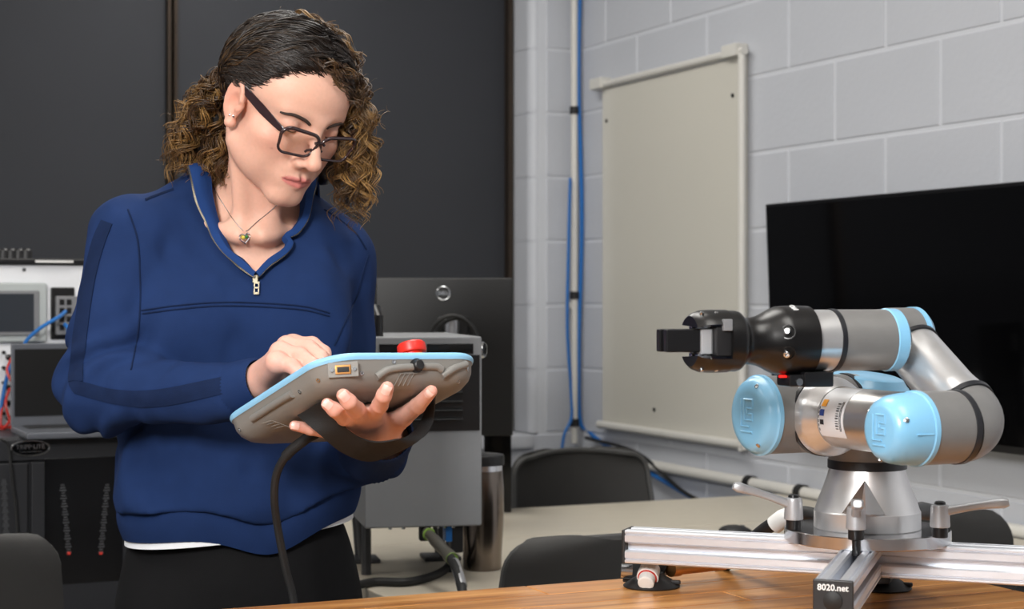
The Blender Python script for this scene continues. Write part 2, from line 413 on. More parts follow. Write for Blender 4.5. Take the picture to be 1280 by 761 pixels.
# ------------------------------------------------------------ chairs
mat('chair_shell', (44, 43, 42), 0.6, var=0.05, vscale=40, bump=0.15, bscale=500)
mat('chair_edge', (70, 70, 70), 0.5)
def chair(loc, yaw, label, w=.43, top=.845):
    t = thing('office_chair', loc, label, 'chair', 'black plastic chairs at the tables')
    Mz = Matrix.Rotation(yaw, 3, 'Z'); L = Vector(loc)
    def T(x, y, z): return L + Mz @ Vector((x, y, z))
    rows = []; ns = 16
    for i in range(15):
        f = 1 - (1 - i / 14) ** 2; z = .50 + (top - .50) * f
        hw = w / 2 * (1.0 - .12 * f)
        # rounded upper corners
        e = max(0.0, (z - (top - .045)) / .045); hw2 = hw - .045 * (1 - math.sqrt(max(0, 1 - e * e)))
        rows.append([T(hw2 * (2 * j / ns - 1), .20 + .055 * f - .05 * (2 * j / ns - 1) ** 2 , z + .010 * (1 - (2 * j / ns - 1) ** 2) * f) for j in range(ns + 1)])
    obj('backrest', MB().sheet(rows, .012), 'chair_shell', t, 50)
    edge = [r[0] for r in rows] + rows[-1][1:-1] + [r[-1] for r in rows][::-1]
    obj('edge_trim', MB().tube([e + Mz @ Vector((0, -.004, 0)) for e in edge], .007, 6), 'chair_edge', t)
    rows = [[T((w / 2 - .01) * (2 * j / 10 - 1), -.24 + .44 * i / 8, .455 - .012 * math.cos((2 * j / 10 - 1) * 1.5) - (.03 * max(0, .15 - i / 8) / .15)) for j in range(11)] for i in range(9)]
    obj('seat', MB().sheet(rows, .015), 'chair_shell', t, 50)
    for sx in (-1, 1):
        mb = MB(); mb.tube([T(sx * .17, .19, .44), T(sx * .18, .2, .5), T(sx * .15, .215, .62)], .01, 8); obj('back_support', mb, 'black_satin', t)
        for sy in (-1, 1):
            mb = MB(); mb.tube([T(sx * .17, sy * .17, .44), T(sx * .22, sy * .22, 0.0)], .011, 10); obj('leg', mb, 'steel', t)
    for sy in (-1, 1): obj('seat_rail', MB().tube([T(-.17, sy * .17, .435), T(.17, sy * .17, .435)], .01, 8), 'steel', t)
    return t
def chair_at(px, d, top, yaw, label, w=.43):
    p = W(px, 500, d); M3 = Matrix.Rotation(yaw, 3, 'Z'); b = M3 @ Vector((0, .255, 0))
    return chair((p.x - b.x, p.y - b.y, 0), yaw, label, w, top)
chair_at(714, 4.42, .842, TH, 'black plastic chair at the far side of the beige tables', .42)
chair_at(775, 2.83, .838, TH + math.pi, 'black plastic chair between the wooden bench and beige table', .40)
chair_at(1138, 3.13, .842, TH + math.pi - .5, 'black plastic chair by the wall behind the robot base', .42)
chair_at(-92, 2.72, .845, math.pi + .35, 'black plastic chair with grey edge in front of the black cabinet', .46)
# ------------------------------------------------------------ wooden bench
def wood_mat():
    m = bpy.data.materials.new('bench_wood'); m.use_nodes = True; MATS['bench_wood'] = m
    nt = m.node_tree; b = nt.nodes['Principled BSDF']; N = nt.nodes.new; Lk = nt.links.new
    tc = N('ShaderNodeTexCoord'); oi = N('ShaderNodeObjectInfo'); ad = N('ShaderNodeVectorMath'); ad.operation = 'ADD'
    sc = N('ShaderNodeVectorMath'); sc.operation = 'SCALE'; sc.inputs['Scale'].default_value = 13.0
    cb = N('ShaderNodeCombineXYZ'); Lk(oi.outputs['Random'], cb.inputs[0]); Lk(oi.outputs['Random'], cb.inputs[1]); Lk(cb.outputs[0], sc.inputs[0])
    Lk(tc.outputs['Object'], ad.inputs[0]); Lk(sc.outputs[0], ad.inputs[1])
    mp = N('ShaderNodeMapping'); mp.inputs['Scale'].default_value = (2.2, 30, 30); Lk(ad.outputs[0], mp.inputs[0])
    nz = N('ShaderNodeTexNoise'); nz.inputs['Scale'].default_value = 1.6; nz.inputs['Detail'].default_value = 7; nz.inputs['Distortion'].default_value = 0.6
    Lk(mp.outputs[0], nz.inputs['Vector'])
    cr = N('ShaderNodeValToRGB'); e = cr.color_ramp.elements
    e[0].position = 0.25; e[0].color = lin((138, 84, 38)); e[1].position = 0.72; e[1].color = lin((222, 165, 100))
    x = e.new(0.5); x.color = lin((194, 132, 70)); Lk(nz.outputs['Fac'], cr.inputs[0])
    mx = N('ShaderNodeVectorMath'); mx.operation = 'SCALE'; mr = N('ShaderNodeMapRange'); mr.inputs[3].default_value = .78; mr.inputs[4].default_value = 1.15
    Lk(oi.outputs['Random'], mr.inputs[0]); Lk(cr.outputs[0], mx.inputs[0]); Lk(mr.outputs[0], mx.inputs['Scale']); Lk(mx.outputs[0], b.inputs['Base Color'])
    b.inputs['Roughness'].default_value = 0.3; b.inputs['Coat Weight'].default_value = 0.35; b.inputs['Coat Roughness'].default_value = 0.18
    bp = N('ShaderNodeBump'); bp.inputs['Strength'].default_value = .05; Lk(nz.outputs['Fac'], bp.inputs['Height']); Lk(bp.outputs[0], b.inputs['Normal'])
wood_mat()
BZ = 0.884
ve = (uv(on_z(935, 710.5, BZ))[1] + uv(on_z(300, 759.5, BZ))[1]) / 2
ur = uv(on_z(1250, 733, BZ))[0]; ul = -1.1; pw = .068; npl = 11
bench = thing('wooden_bench', R((ul + ur) / 2, ve - pw * npl / 2, 0), 'wooden workbench with a honey coloured plank top under the robot', 'workbench')
pm = {}
for i in range(npl):
    # planks butt end to end at staggered places
    cuts = [ul] + [ul + c for c in ((.9, 2.0), (.5, 1.6), (1.25, 2.2))[i % 3]] + [ur]
    cuts = [c for c in cuts if c <= ur]
    for a, b in zip(cuts, cuts[1:]):
        k = round(b - a, 3)
        if k not in pm:
            q = MB(); q.box((0, 0, 0), (k - .0008, pw - .0006, .04), None, .0012, 1)
            me = bpy.data.meshes.new('plank'); me.from_pydata(q.v, [], q.f); finish(me, 14); me.materials.append(MATS['bench_wood']); pm[k] = me
        o = bpy.data.objects.new('plank', pm[k]); COL.objects.link(o); o.parent = bench
        o.location = R((a + b) / 2, ve - pw * (i + .5), BZ - .02) - ORG[bench.name]; o.rotation_euler = (0, 0, TH)
for u in (ul + .15, ur - .15):
    for v in (ve - .12, ve - pw * npl + .06):
        mb = MB(); mb.box(R(u, v, (BZ - .04) / 2), (.06, .06, BZ - .04), MZ, .004); obj('leg', mb, 'mid_grey', bench)
mb = MB()
for v in (ve - .12, ve - pw * npl + .06): slab(mb, ul + .1, ur - .1, v - .02, v + .02, BZ - .11, BZ - .041)
obj('apron', mb, 'mid_grey', bench)

# ------------------------------------------------------------ robot mounting stand
PZ = 0.959                       # top of the profile bars
RC = Vector((.4135, 2.012, 0))    # robot axis
ba = math.radians(-21.0); BX = Vector((math.cos(ba), math.sin(ba), 0)); BY = Vector((-math.sin(ba), math.cos(ba), 0))
stand = thing('mounting_stand', (RC.x, RC.y, BZ), 'cross of silver slotted aluminium bars with a round plate under the robot', 'stand')
def profile40(mb, a, b, s=.04):
    a, b = Vector(a), Vector(b); d = (b - a).normalized(); side = d.cross(ZZ).normalized(); h = s / 2; g = .0045; dp = .013; c = .0016
    quarter = [(h - c, -h), (h, -h + c), (h, -.0165), (h - .0022, -.0152), (h - .0022, -.0148), (h, -.0135), (h, -g - .002), (h - .002, -g), (h - dp, -g), (h - dp, g), (h - .002, g), (h, g + .002), (h, .0135), (h - .0022, .0148), (h - .0022, .0152), (h, .0165), (h, h - c)]
    poly = []
    for k in range(4):
        an = k * math.pi / 2
        poly += [(x * math.cos(an) - y * math.sin(an), x * math.sin(an) + y * math.cos(an)) for x, y in quarter]
    rings = [[p + side * x + ZZ * y for x, y in poly] for p in (a, b)]
    mb.loft(rings, False, False)
zc = PZ - .02
L0 = RC + BX * (-.318) + ZZ * zc; R0 = RC + BX * .40 + ZZ * zc
# set left end from the picture
rr = ray(787, 680); nn = BY; tt = (RC - CAMP).dot(nn) / rr.dot(nn); Lp = CAMP + rr * tt
L0 = RC + BX * (Lp - RC).dot(BX) + ZZ * zc
mat('profile_alu', (222, 226, 234), 0.3, 0.7, var=0.03, vscale=40)
mb = MB(); profile40(mb, L0, R0); obj('profile_bar', mb, 'profile_alu', stand, 20)
N0 = RC - BY * .022 + ZZ * zc; N1 = RC - BY * .298 + BX * .016 + ZZ * zc
mb = MB(); profile40(mb, N0, N1); obj('profile_bar', mb, 'profile_alu', stand, 20)
mb = MB(); profile40(mb, RC + BY * .022 + ZZ * zc, RC + BY * .14 + ZZ * zc); obj('profile_bar', mb, 'profile_alu', stand, 20)
def endcap(c, x, out):
    x = Vector(x); out = Vector(out); mb = MB(); M = Matrix((x, out, ZZ)).transposed(); mb.box(Vector(c) + out * .002, (.0405, .0045, .0405), M, .0015); return obj('end_cap', mb, 'black_plastic', stand)
endcap(L0, BY, -BX); endcap(R0, BY, BX); ec = endcap(N1, BX, -BY); endcap(RC + BY * .14 + ZZ * zc, BX, BY)
mat('print_white', (235, 235, 235), 0.5)
fo = N1 - BY * .0045
text('maker_text', '8020.net', .0088, fo + ZZ * .0125, BX, ZZ, 'print_white', ec, bold=.00012)
text('phone_text', '260.248.8030', .0056, fo - ZZ * .0125, BX, ZZ, 'print_white', ec)
mb = MB(); mb.lathe([(0, .0095), (.0012, .0095), (.0025, .006), (.003, .001)], fo - ZZ * .0005, -BY, 24); obj('cap_plug', mb, 'rubber', ec)
# round plate
PT = .0145
mat('plate_alu', (212, 212, 214), 0.18, 1.0, var=0.03, vscale=90)
mb = MB(); mb.lathe([(0, .0945), (.001, .0955), (PT - .001, .0955), (PT, .0945)], RC + ZZ * PZ, ZZ, 96); obj('round_plate', mb, 'plate_alu', stand)
# clamping levers
mat('lever_grey', (178, 180, 184), 0.4, 0.5, var=0.03, vscale=60)
def lever(p, direction, up=.25, length=.07, zbase=None):
    p = Vector(p); d = Vector(direction).normalized()
    mb = MB(); mb.lathe([(0, .0082), (.0005, .0088), (.011, .0088), (.0115, .008)], p, ZZ, 20); s = obj('lever_stud', mb, 'black_satin', stand)
    mb = MB(); mb.lathe([(.0115, .0105), (.0125, .0112), (.033, .0102), (.036, .0095), (.037, .0075)], p, ZZ, 24)
    n = 12; rings = []; sd = d.cross(ZZ).normalized()
    for i in range(n + 1):
        f = i / n; c = p + ZZ * (.029 + up * length * f + .0012 * math.sin(f * 3.1)) + d * (.004 + length * f)
        hw = .0062 - .0022 * math.sin(min(1, f * 1.1) * 3.0) + (.0014 * f); hh = .0055 - .0018 * math.sin(min(1, f) * 2.9) + .0015 * f
        if i == n: hw *= .6; hh *= .6
        t_ = (d + ZZ * up).normalized(); upv = sd.cross(t_)
        rings.append([c + sd * (x * hw) + upv * (y * hh) for x, y in rrect(2, 2, .6, 3)])
    mb.loft(rings); obj('clamp_lever', mb, 'lever_grey', stand, 50)
    mb = MB(); mb.lathe([(.0365, .0065), (.0395, .006), (.0405, .004)], p, ZZ, 16); obj('lever_screw', mb, 'black_satin', stand)
PTZ = PZ + PT
def platept(px, py):
    p = on_z(px, py, PTZ); return p
lever(platept(992, 661.5), (-.90, -.10, 0), .33, .067)
lever(platept(1175, 671.5), (.92, -.20, 0), .17, .070)
pf = on_z(1070, 690, PZ); 
mb = MB(); mb.lathe([(-.004, .0045), (.018, .0045)], pf, ZZ, 14); obj('lever_bolt', mb, 'black_satin', stand)
lever(pf + ZZ * .014, (-.17, -.98, 0), .30, .06)
# suction feet
def foot(p, face, ret=False):
    p = Vector((p[0], p[1], BZ)); f = Vector(face).normalized(); s_ = f.cross(ZZ)
    mb = MB(); mb.lathe([(0, .034), (.0018, .0352), (.004, .033), (.010, .024), (.014, .017), (.018, .0145)], p, ZZ, 36)
    for a in (-1, 1): mb.box(p + s_ * a * .030 + ZZ * .007, (.012, .008, .005), Matrix((s_, f, ZZ)).transposed(), .0015)
    b = obj('suction_foot', mb, 'rubber', stand, 40)
    mb = MB(); mb.prism([(-.013, .012), (.013, .012), (.019, .035), (-.019, .035)], p - f * .012 + ZZ * 0, s_, ZZ, .024); obj('foot_bracket', mb, 'black_plastic', b, 30)
    mb = MB(); a = (f * .85 - ZZ * .45).normalized(); mb.lathe([(-.004, .0125), (.010, .0135), (.014, .0135), (.0145, .0105), (.0255, .0100), (.027, .0075)], p + ZZ * .0215 + f * .012, a, 22); obj('pump_knob', mb, 'white_plastic', b)
    mb = MB(); mb.lathe([(.0143, .0118), (.0156, .0118)], p + ZZ * .0215 + f * .012, a, 22); obj('pump_ring', mb, 'red_cable', b)
foot(on_z(811, 735, BZ) + BY * .012, -BY * .98 + BX * .08)
foot(R0 - BX * .05, -BY); foot(N1 + BY * .03, -BY + BX * .8); foot(RC + BY * .115, BY)
# pneumatic fittings seen under the bar
mat('brass', (196, 140, 84), 0.3, 0.9, var=0.08, vscale=60)
mb = MB(); a, b = W(838, 711, 2.14), W(905, 704, 2.2); mb.tube([a, a.lerp(b, .15), a.lerp(b, .16), b], [.010, .010, .0085, .0085], 16); obj('cylinder_fitting', mb, 'brass', stand)
mb = MB(); a, b = W(776, 713, 2.13), W(790, 714, 2.13); mb.tube([a, b], .0085, 16); obj('hose_fitting', mb, 'steel', stand)
# ------------------------------------------------------------ robot arm
mat('robot_alu', (196, 194, 192), 0.3, 0.9, var=0.03, vscale=50, aniso=0.4)
mat('robot_bell', (216, 216, 217), 0.28, 0.78, var=0.03, vscale=50, aniso=0.5)
mat('robot_grey', (128, 127, 126), 0.42, 0.35, var=0.03, vscale=60)
mat('cap_blue', (128, 186, 222), 0.32, var=0.02, vscale=30, coat=0.2)
mat('seal_black', (24, 25, 30), 0.4, var=0.05, vscale=50)
J0 = RC + ZZ * PTZ
robot = thing('robot_arm', J0, 'folded silver grey robot arm with light blue joint caps and black gripper', 'robot arm')
# base bell
mb = MB(); mb.lathe([(0, .0605), (.001, .0615), (.020, .0612), (.022, .060), (.030, .0575), (.048, .0505), (.060, .0462), (.066, .0445), (.069, .0438)], J0, ZZ, 80); base = obj('base', mb, 'robot_bell', robot, 30)
# triangular cut rib on the bell
d_ = (CAMP - J0); d_.z = 0; d_.normalize(); d_ = Matrix.Rotation(math.radians(-3), 3, 'Z') @ d_; s_ = ZZ.cross(d_)
tri = [J0 + d_ * .0607 - s_ * .025 + ZZ * .023, J0 + d_ * .0607 + s_ * .023 + ZZ * .023, J0 + d_ * .0500 + ZZ * .060, J0 + d_ * .0705 + ZZ * .0235 - s_ * .004, J0 + d_ * .0700 + ZZ * .0235 + s_ * .002]
mb = MB(); mb.add(tri, [(0, 3, 2), (3, 4, 2), (4, 1, 2), (0, 1, 4, 3), (0, 2, 1)]); obj('base_rib', mb, 'alu_bright', robot, 10)
mb = MB(); mb.lathe([(.069, .0440), (.0695, .0455), (.079, .0455), (.0795, .044)], J0, ZZ, 64); obj('seal_ring', mb, 'seal_black', robot)
A = Vector((.906, .42, 0)).normalized(); T = Vector((A.y, -A.x, 0))
JD = .1325                                    # height of the shoulder axis below the camera
S0 = Vector((RC.x, RC.y, CZ - JD))
def t_px(P, D, px):   # parameter along line where it crosses image column px
    k = (px - 640) / F; return (k * P.y - P.x) / (D.x - k * D.y)
def dome(cap_r, length, rim):   # cap profile along outward axis
    return [(0, rim), (.001, rim + .0012), (.006, rim + .0012), (.0068, rim - .0003), (length * .45, cap_r * .985), (length * .72, cap_r * .93), (length * .88, cap_r * .84), (length * .97, cap_r * .72), (length, cap_r * .60), (length, cap_r * .2), (length, .0005)]
def screw(p, n, r=.0026):
    mb = MB(); mb.lathe([(-.001, r), (.001, r), (.0014, r * .6)], p, n, 12); return mb
def logo(o, x, y, s, n, parent):
    o = Vector(o); x = Vector(x).normalized(); y = Vector(y).normalized()
    for path in ([(-.62, .9), (-.62, -.62), (.25, -.62)], [(-.3, .9), (.55, .9), (.55, .42), (.0, .42), (.0, .12)], [(-.28, .9), (-.28, -.25), (.05, -.25), (.55, -.25), (.55, .1), (.2, .1)], [(-.62, -.92), (.55, -.92)]):
        mb = MB(); pts = [o + x * (a * s) + y * (b * s) for a, b in path]; mb.tube(pts, s * .075, 6); obj('logo_line', mb, 'cap_blue', parent)
# base joint (vertical barrel) with its cap on top
mb = MB(); mb.lathe([(.0795, .0445), (.1, .0452), (.163, .0452)], J0, ZZ, 64); obj('base_joint', mb, 'robot_grey', robot)
topc = Vector((RC.x, RC.y, 0)) + ZZ * (J0.z + .160); tn = Vector((.10, -.10, 1)).normalized()
mb = MB(); mb.lathe([(0, .046), (.001, .0475), (.007, .0475), (.009, .045), (.016, .040), (.018, .034), (.018, .001)], topc, tn, 64); obj('joint_cap', mb, 'cap_blue', robot)
# shoulder barrel along -A
t_ring2, t_ring1 = t_px(S0, -A, 1056), t_px(S0, -A, 1012)
tl0, tl1, tl2 = t_px(S0, -A, 985), t_px(S0, -A, 953), t_px(S0, -A, 934)
SR = .0445
mb = MB(); mb.lathe([(0.02, SR), (t_ring2 - .004, SR)], S0, -A, 64); obj('shoulder_hub', mb, 'robot_alu', robot)
mb = MB(); mb.lathe([(t_ring2 - .004, SR), (t_ring2 - .0035, SR + .001), (t_ring2 + .0035, SR + .001), (t_ring2 + .004, SR)], S0, -A, 64); obj('seal_ring', mb, 'seal_black', robot)
mb = MB(); mb.lathe([(t_ring2 + .004, SR - .0003), (tl1, SR - .0003)], S0, -A, 64); sb = obj('shoulder_joint', mb, 'robot_grey', robot)
Cc = S0 - A * tl1
mb = MB(); mb.lathe(dome(.0435, tl2 - tl1, SR), Cc, -A, 64); cap1 = obj('joint_cap', mb, 'cap_blue', robot)
cl = tl2 - tl1; cv_ = -A
s2_ = ZZ.cross(-A).normalized()   # right-hand direction on the cap face
logo(Cc + cv_ * (cl + .0002), -s2_ if (-s2_).x > 0 else s2_, ZZ, .020, cv_, cap1)
for an in (65, -60):
    q = Cc + cv_ * (cl * .86) + (T * math.cos(math.radians(an)) + ZZ * math.sin(math.radians(an))) * .037; obj('screw', screw(q, cv_ * .7 + (q - Cc - cv_ * cl * .86).normalized() * .5), 'steel', cap1)
# upper arm: flange, cup and tube leaving the shoulder barrel towards T
tc = t_px(S0, -A, 1009)
B0 = S0 - A * (tc + .002)
mb = MB(); mb.lathe([(0, SR * .98), (.030, SR), (.034, SR)], B0, T, 64); obj('shoulder_flange', mb, 'robot_grey', robot)
mb = MB(); mb.lathe([(.034, SR), (.0345, SR + .0012), (.041, SR + .0012), (.0415, SR)], B0, T, 64); obj('seal_ring', mb, 'seal_black', robot)
mb = MB(); mb.lathe([(.0415, SR), (.0425, SR + .0005), (.052, SR), (.058, .0425), (.066, .037), (.071, .0345)], B0, T, 64); obj('arm_cup', mb, 'robot_bell', robot)
UL = .235
mb = MB(); mb.lathe([(.068, .0335), (UL, .0335)], B0, T, 64); ua = obj('upper_arm_tube', mb, 'robot_alu', robot)
# label sheet wrapped on the tube
def wrap(name, o, ax, r, h0, h1, a0, a1, m, parent, ref, n=14, lift=.0004):
    ax = Vector(ax).normalized(); y = (Vector(ref) - ax * Vector(ref).dot(ax)).normalized(); x = y.cross(ax)
    rows = [[Vector(o) + ax * (h0 + (h1 - h0) * j) + (y * math.cos(a0 + (a1 - a0) * i / n) + x * math.sin(a0 + (a1 - a0) * i / n)) * (r + lift) for j in (0, 1)] for i in range(n + 1)]
    return obj(name, MB().sheet(rows, .0003), m, parent, 60)
mat('label_paper', (214, 216, 220), 0.4); mat('label_orange', (236, 160, 30), 0.5); mat('label_blue', (30, 60, 140), 0.5); mat('label_black', (35, 35, 40), 0.5)
ref = -A
lab = wrap('label', B0, T, .0335, .074, .118, math.radians(-78), math.radians(38), 'label_paper', ua, ref)
def flip(a): return math.radians(a)
# find which rotation sense is up
ax_ = T.normalized(); y_ = (ref - ax_ * ref.dot(ax_)).normalized(); x_ = y_.cross(ax_); up_s = 1 if x_.z > 0 else -1
bpy.data.objects.remove(lab)
lab = wrap('label', B0, T, .0335, .072, .118, up_s * math.radians(-34), up_s * math.radians(76), 'label_paper', ua, ref)
for nm, a0, a1, h0, h1, m in (('warning_mark', 24, 38, .0755, .084, 'label_orange'), ('safety_mark', 6, 18, .0755, .083, 'label_blue'), ('notice_mark', -10, -1, .0765, .083, 'label_black')):
    wrap(nm, B0, T, .0335, h0, h1, up_s * math.radians(a0), up_s * math.radians(a1), m, ua, ref, 4, .0009)
for k in range(11):
    a = -16 + k * 4.6; wrap('barcode_bar', B0, T, .0335, .1045, .1095, up_s * math.radians(a), up_s * math.radians(a + (1.2, 2.4, 1.8)[k % 3]), 'label_black', ua, ref, 1, .0009)
for h in (.1115, .1135):
    wrap('label_text_line', B0, T, .0335, h, h + .0007, up_s * math.radians(-20), up_s * math.radians(36), 'label_black', ua, ref, 6, .0009)
for k in range(6):
    wrap('label_text_line', B0, T, .0335, .0735, .0745, up_s * math.radians(-22 + k * 8), up_s * math.radians(-17 + k * 8), 'label_black', ua, ref, 2, .0009)
# elbow
E0 = B0 + T * UL; ER = .0375
te_rim, te_face, te_ring = t_px(E0, A, 1147), t_px(E0, A, 1099), t_px(E0, A, 1194)
mb = MB(); mb.lathe([(te_rim, ER), (te_ring - .003, ER)], E0, A, 64); obj('elbow_joint', mb, 'robot_grey', robot)
mb = MB(); mb.lathe([(te_rim, ER), (te_rim + .002, ER)], E0, A, 32)
Ce = E0 + A * te_rim; cle = te_rim - te_face
mb = MB(); mb.lathe(dome(.037, cle, ER), Ce, -A, 64); cap2 = obj('joint_cap', mb, 'cap_blue', robot)
logo(Ce - A * (cle + .0002), T if T.x > 0 else -T, ZZ, .017, -A, cap2)
for an in (150, 20, -110):
    q = Ce - A * (cle * .80) + (T * math.cos(math.radians(an)) + ZZ * math.sin(math.radians(an))) * .0335; obj('screw', screw(q, (q - Ce + A * cle * .8).normalized() - A * .6), 'steel', cap2)
mb = MB(); mb.tube([Ce - A * (cle * .2) + (T * math.cos(a_) + ZZ * math.sin(a_)) * .0368 for a_ in (math.radians(-8), math.radians(-8))] and [Ce - A * (cle * f) + (T * math.cos(math.radians(-5)) + ZZ * math.sin(math.radians(-5))) * (.0372 - .001 * f) for f in (.18, .4, .6)], .0009, 6); obj('cap_seam', mb, 'cap_blue', cap2)
mb = MB(); mb.lathe([(te_ring - .003, ER), (te_ring - .0025, ER + .001), (te_ring + .004, ER + .001), (te_ring + .0045, ER)], E0, A, 64); obj('seal_ring', mb, 'seal_black', robot)
# forearm: bent housing then tube going up and back
G0 = E0 + A * (te_ring + .0045)
BR = .027
def fore(ph, ln):
    fd = (-T * math.cos(ph) + ZZ * math.sin(ph)).normalized(); k0 = G0 + A * BR + fd * BR; w = k0 + fd * ln
    return fd, k0, w
best = None
for i in range(60):
    for j in range(60):
        ph_, ln_ = math.radians(2 + i), .10 + .0025 * j; w_ = fore(ph_, ln_)[2]
        e_ = (640 + F * w_.x / w_.y - 1128) ** 2 + (HY - F * (w_.z - CZ) / w_.y - 420) ** 2
        if best is None or e_ < best[0]: best = (e_, ph_, ln_)
ph, fl_ = best[1], best[2]; FD = fore(ph, fl_)[0]
bend = [G0 + A * (BR * math.sin(math.radians(a))) + FD * (BR * (1 - math.cos(math.radians(a)))) for a in range(0, 91, 9)]
mb = MB(); 
mb.tube(bend, [ER - .0004 - .0045 * i / 10 for i in range(len(bend))], 48); obj('forearm_elbow', mb, 'robot_grey', robot)
K0 = bend[-1]
mb = MB(); mb.lathe([(-.0005, .0325), (0, .0345), (.006, .0345), (.0065, .0325)], K0, FD, 64); obj('seal_ring', mb, 'seal_black', robot)
FL = fl_ - .030
mb = MB(); mb.lathe([(.0065, .0325), (.02, .0305), (.03, .0295), (FL, .0295), (FL + .008, .0285)], K0, FD, 64); obj('forearm_tube', mb, 'robot_bell', robot)
K1 = K0 + FD * (FL + .004)
mb = MB(); mb.lathe([(0, .030), (.0005, .0312), (.005, .0312), (.0055, .030)], K1, FD, 48); obj('seal_ring', mb, 'seal_black', robot)
# wrist one: barrel along A above the forearm end, cap on the far end
W1 = K1 + FD * .026
mb = MB(); mb.lathe([(-.020, .0315), (.012, .0315)], W1, A, 56); obj('wrist_joint', mb, 'robot_grey', robot)
mb = MB(); mb.lathe([(.012, .0325), (.018, .0325), (.020, .031), (.026, .026), (.028, .02), (.028, .001)], W1, A, 56); obj('joint_cap', mb, 'cap_blue', robot)
# wrist two and three: barrel to the left towards the gripper
D2 = Vector((-.955, -.295, 0)).normalized()
Wc = W(1117, 424.5, 1.845); WR = .0324
def pos(px): return t_px(Wc, D2, px)
mb = MB(); mb.lathe([(-.006, .001), (-.006, .024), (-.004, .030), (-.001, WR + .0008), (pos(1106), WR + .0012), (pos(1105), WR)], Wc, D2, 64); obj('joint_cap', mb, 'cap_blue', robot)
mb = MB(); mb.lathe([(pos(1105), WR), (pos(1042), WR)], Wc, D2, 64); obj('wrist_joint', mb, 'robot_grey', robot)
mb = MB(); mb.lathe([(pos(1042), WR), (pos(1042) + .0004, WR + .0008), (pos(1036), WR + .0008), (pos(1036) + .0004, WR)], Wc, D2, 64); obj('seal_ring', mb, 'seal_black', robot)
mb = MB(); mb.lathe([(pos(1036), WR - .0002), (pos(1005), WR - .0002)], Wc, D2, 64); obj('tool_flange', mb, 'robot_bell', robot)
wl = Wc - D2 * .02; print('PH', math.degrees(ph), fl_, best[0])
mb = MB(); mb.tube([W1 - A * .03, (W1 - A * .045).lerp(Wc, .5), Wc + D2 * .012], [.030, .030, .030], 40); obj('wrist_link', mb, 'robot_grey', robot)
# gripper
gr = []
for px, r in ((1009, .0335), (1008, .0362), (996, .0366), (995, .0362), (977, .0364), (970, .0358), (962, .0331), (954, .0292), (946, .0261), (938, .0245), (931, .0243), (927, .0251), (924, .028), (921, .0306), (917, .0316), (902, .0316)): gr.append((pos(px), r))
mat('gripper_black', (13, 12, 13), 0.3, var=0.06, vscale=60)
mat('bracket_silver', (200, 202, 206), 0.35, 0.5, var=0.03, vscale=60)
mb = MB(); mb.lathe(gr, Wc, D2, 64); grip = obj('gripper', mb, 'gripper_black', robot, 50)
vd = Vector((0, -1, 0)); vd = (vd - D2 * vd.dot(D2)).normalized(); vu = ZZ.copy()
def gp(px, up, out): return Wc + D2 * pos(px) + vu * up + vd * out
# pockets with bolts on the coupling
for up, px in ((.012, 971), (-.0155, 971)):
    mb = MB(); c = gp(px, up, 0); n_ = (vd * .9 + vu * (up * 22)).normalized(); c = Wc + D2 * pos(px) + n_ * .0325
    mb.lathe([(-.006, .0085), (.0030, .0078), (.0031, .0066), (-.001, .0060), (-.001, .0005)], c + D2 * .002, (n_ + D2 * .55).normalized(), 20); obj('bolt_pocket', mb, 'gripper_black', grip)
    mb = MB(); mb.lathe([(-.002, .0034), (.0075, .0034), (.0078, .0028), (.0078, .0016), (.005, .0015), (.005, .0003)], c + D2 * .002, (n_ + D2 * .75).normalized(), 16); obj('bolt', mb, 'steel', grip)
text('gripper_text', 'ON', .0085, gp(984, .0345, .0150) + vd * .0006, (vu * -.35 - D2 * 0 + vd * .9).normalized(), D2, 'print_white', grip, .0004)
# body halves (jaw housing) with slot between
for sgn in (1, -1):
    poly = []
    for a in range(33, 150, 9): poly.append((.0325 * math.cos(math.radians(a)), .0325 * math.sin(math.radians(a))))
    mb = MB(); rings = []
    for px, k in ((906, 1.0), (884, 1.0), (874, .98), (866, .9), (862, .80)):
        o_ = Wc + D2 * pos(px)
        rings.append([o_ + vd * (x * k) + vu * (sgn * (y * k)) for x, y in poly])
    mb.loft(rings); obj('jaw_housing', mb, 'gripper_black', grip, 40)
    for px in (871, 889):
        mb = MB(); mb.lathe([(-.002, .0022), (.0012, .0022), (.0015, .001)], gp(px, sgn * .029, .013), (vu * sgn + vd * .5), 12); obj('body_screw', mb, 'steel', grip)
MG = Matrix((D2, vd, vu)).transposed()
mb = MB(); mb.box(gp(893, 0, 0), (.018, .050, .030), MG, .002); obj('jaw_rail', mb, 'black_plastic', grip)
for s_ in (1, -1):
    mb = MB(); mb.box(gp(881, 0, .010 * s_), (.012, .012, .026), MG, .001); obj('jaw_carriage', mb, 'mid_grey', grip)
    mb = MB(); mb.box(gp(875, .0, .011 * s_), (.0115, .013, .0255), MG, .001); obj('finger_bracket', mb, 'bracket_silver', grip)
    mb = MB(); mb.box(gp(848, .001, .0095 * s_), (.038, .0105, .0235), MG, .002); obj('finger', mb, 'black_satin', grip)
    for up in (.0155, -.0155):
        mb = MB(); mb.box(gp(875, up, .008 * s_), (.015, .008, .006), MG, .001); mb.lathe([(0, .0025), (.005, .0025)], gp(874, up * 1.05, .011 * s_), vd * s_, 10); obj('finger_clamp', mb, 'steel', grip)
mb = MB(); mb.box(gp(896, .017, .026), (.010, .006, .012), MG, .001); obj('side_plate', mb, 'mid_grey', grip)
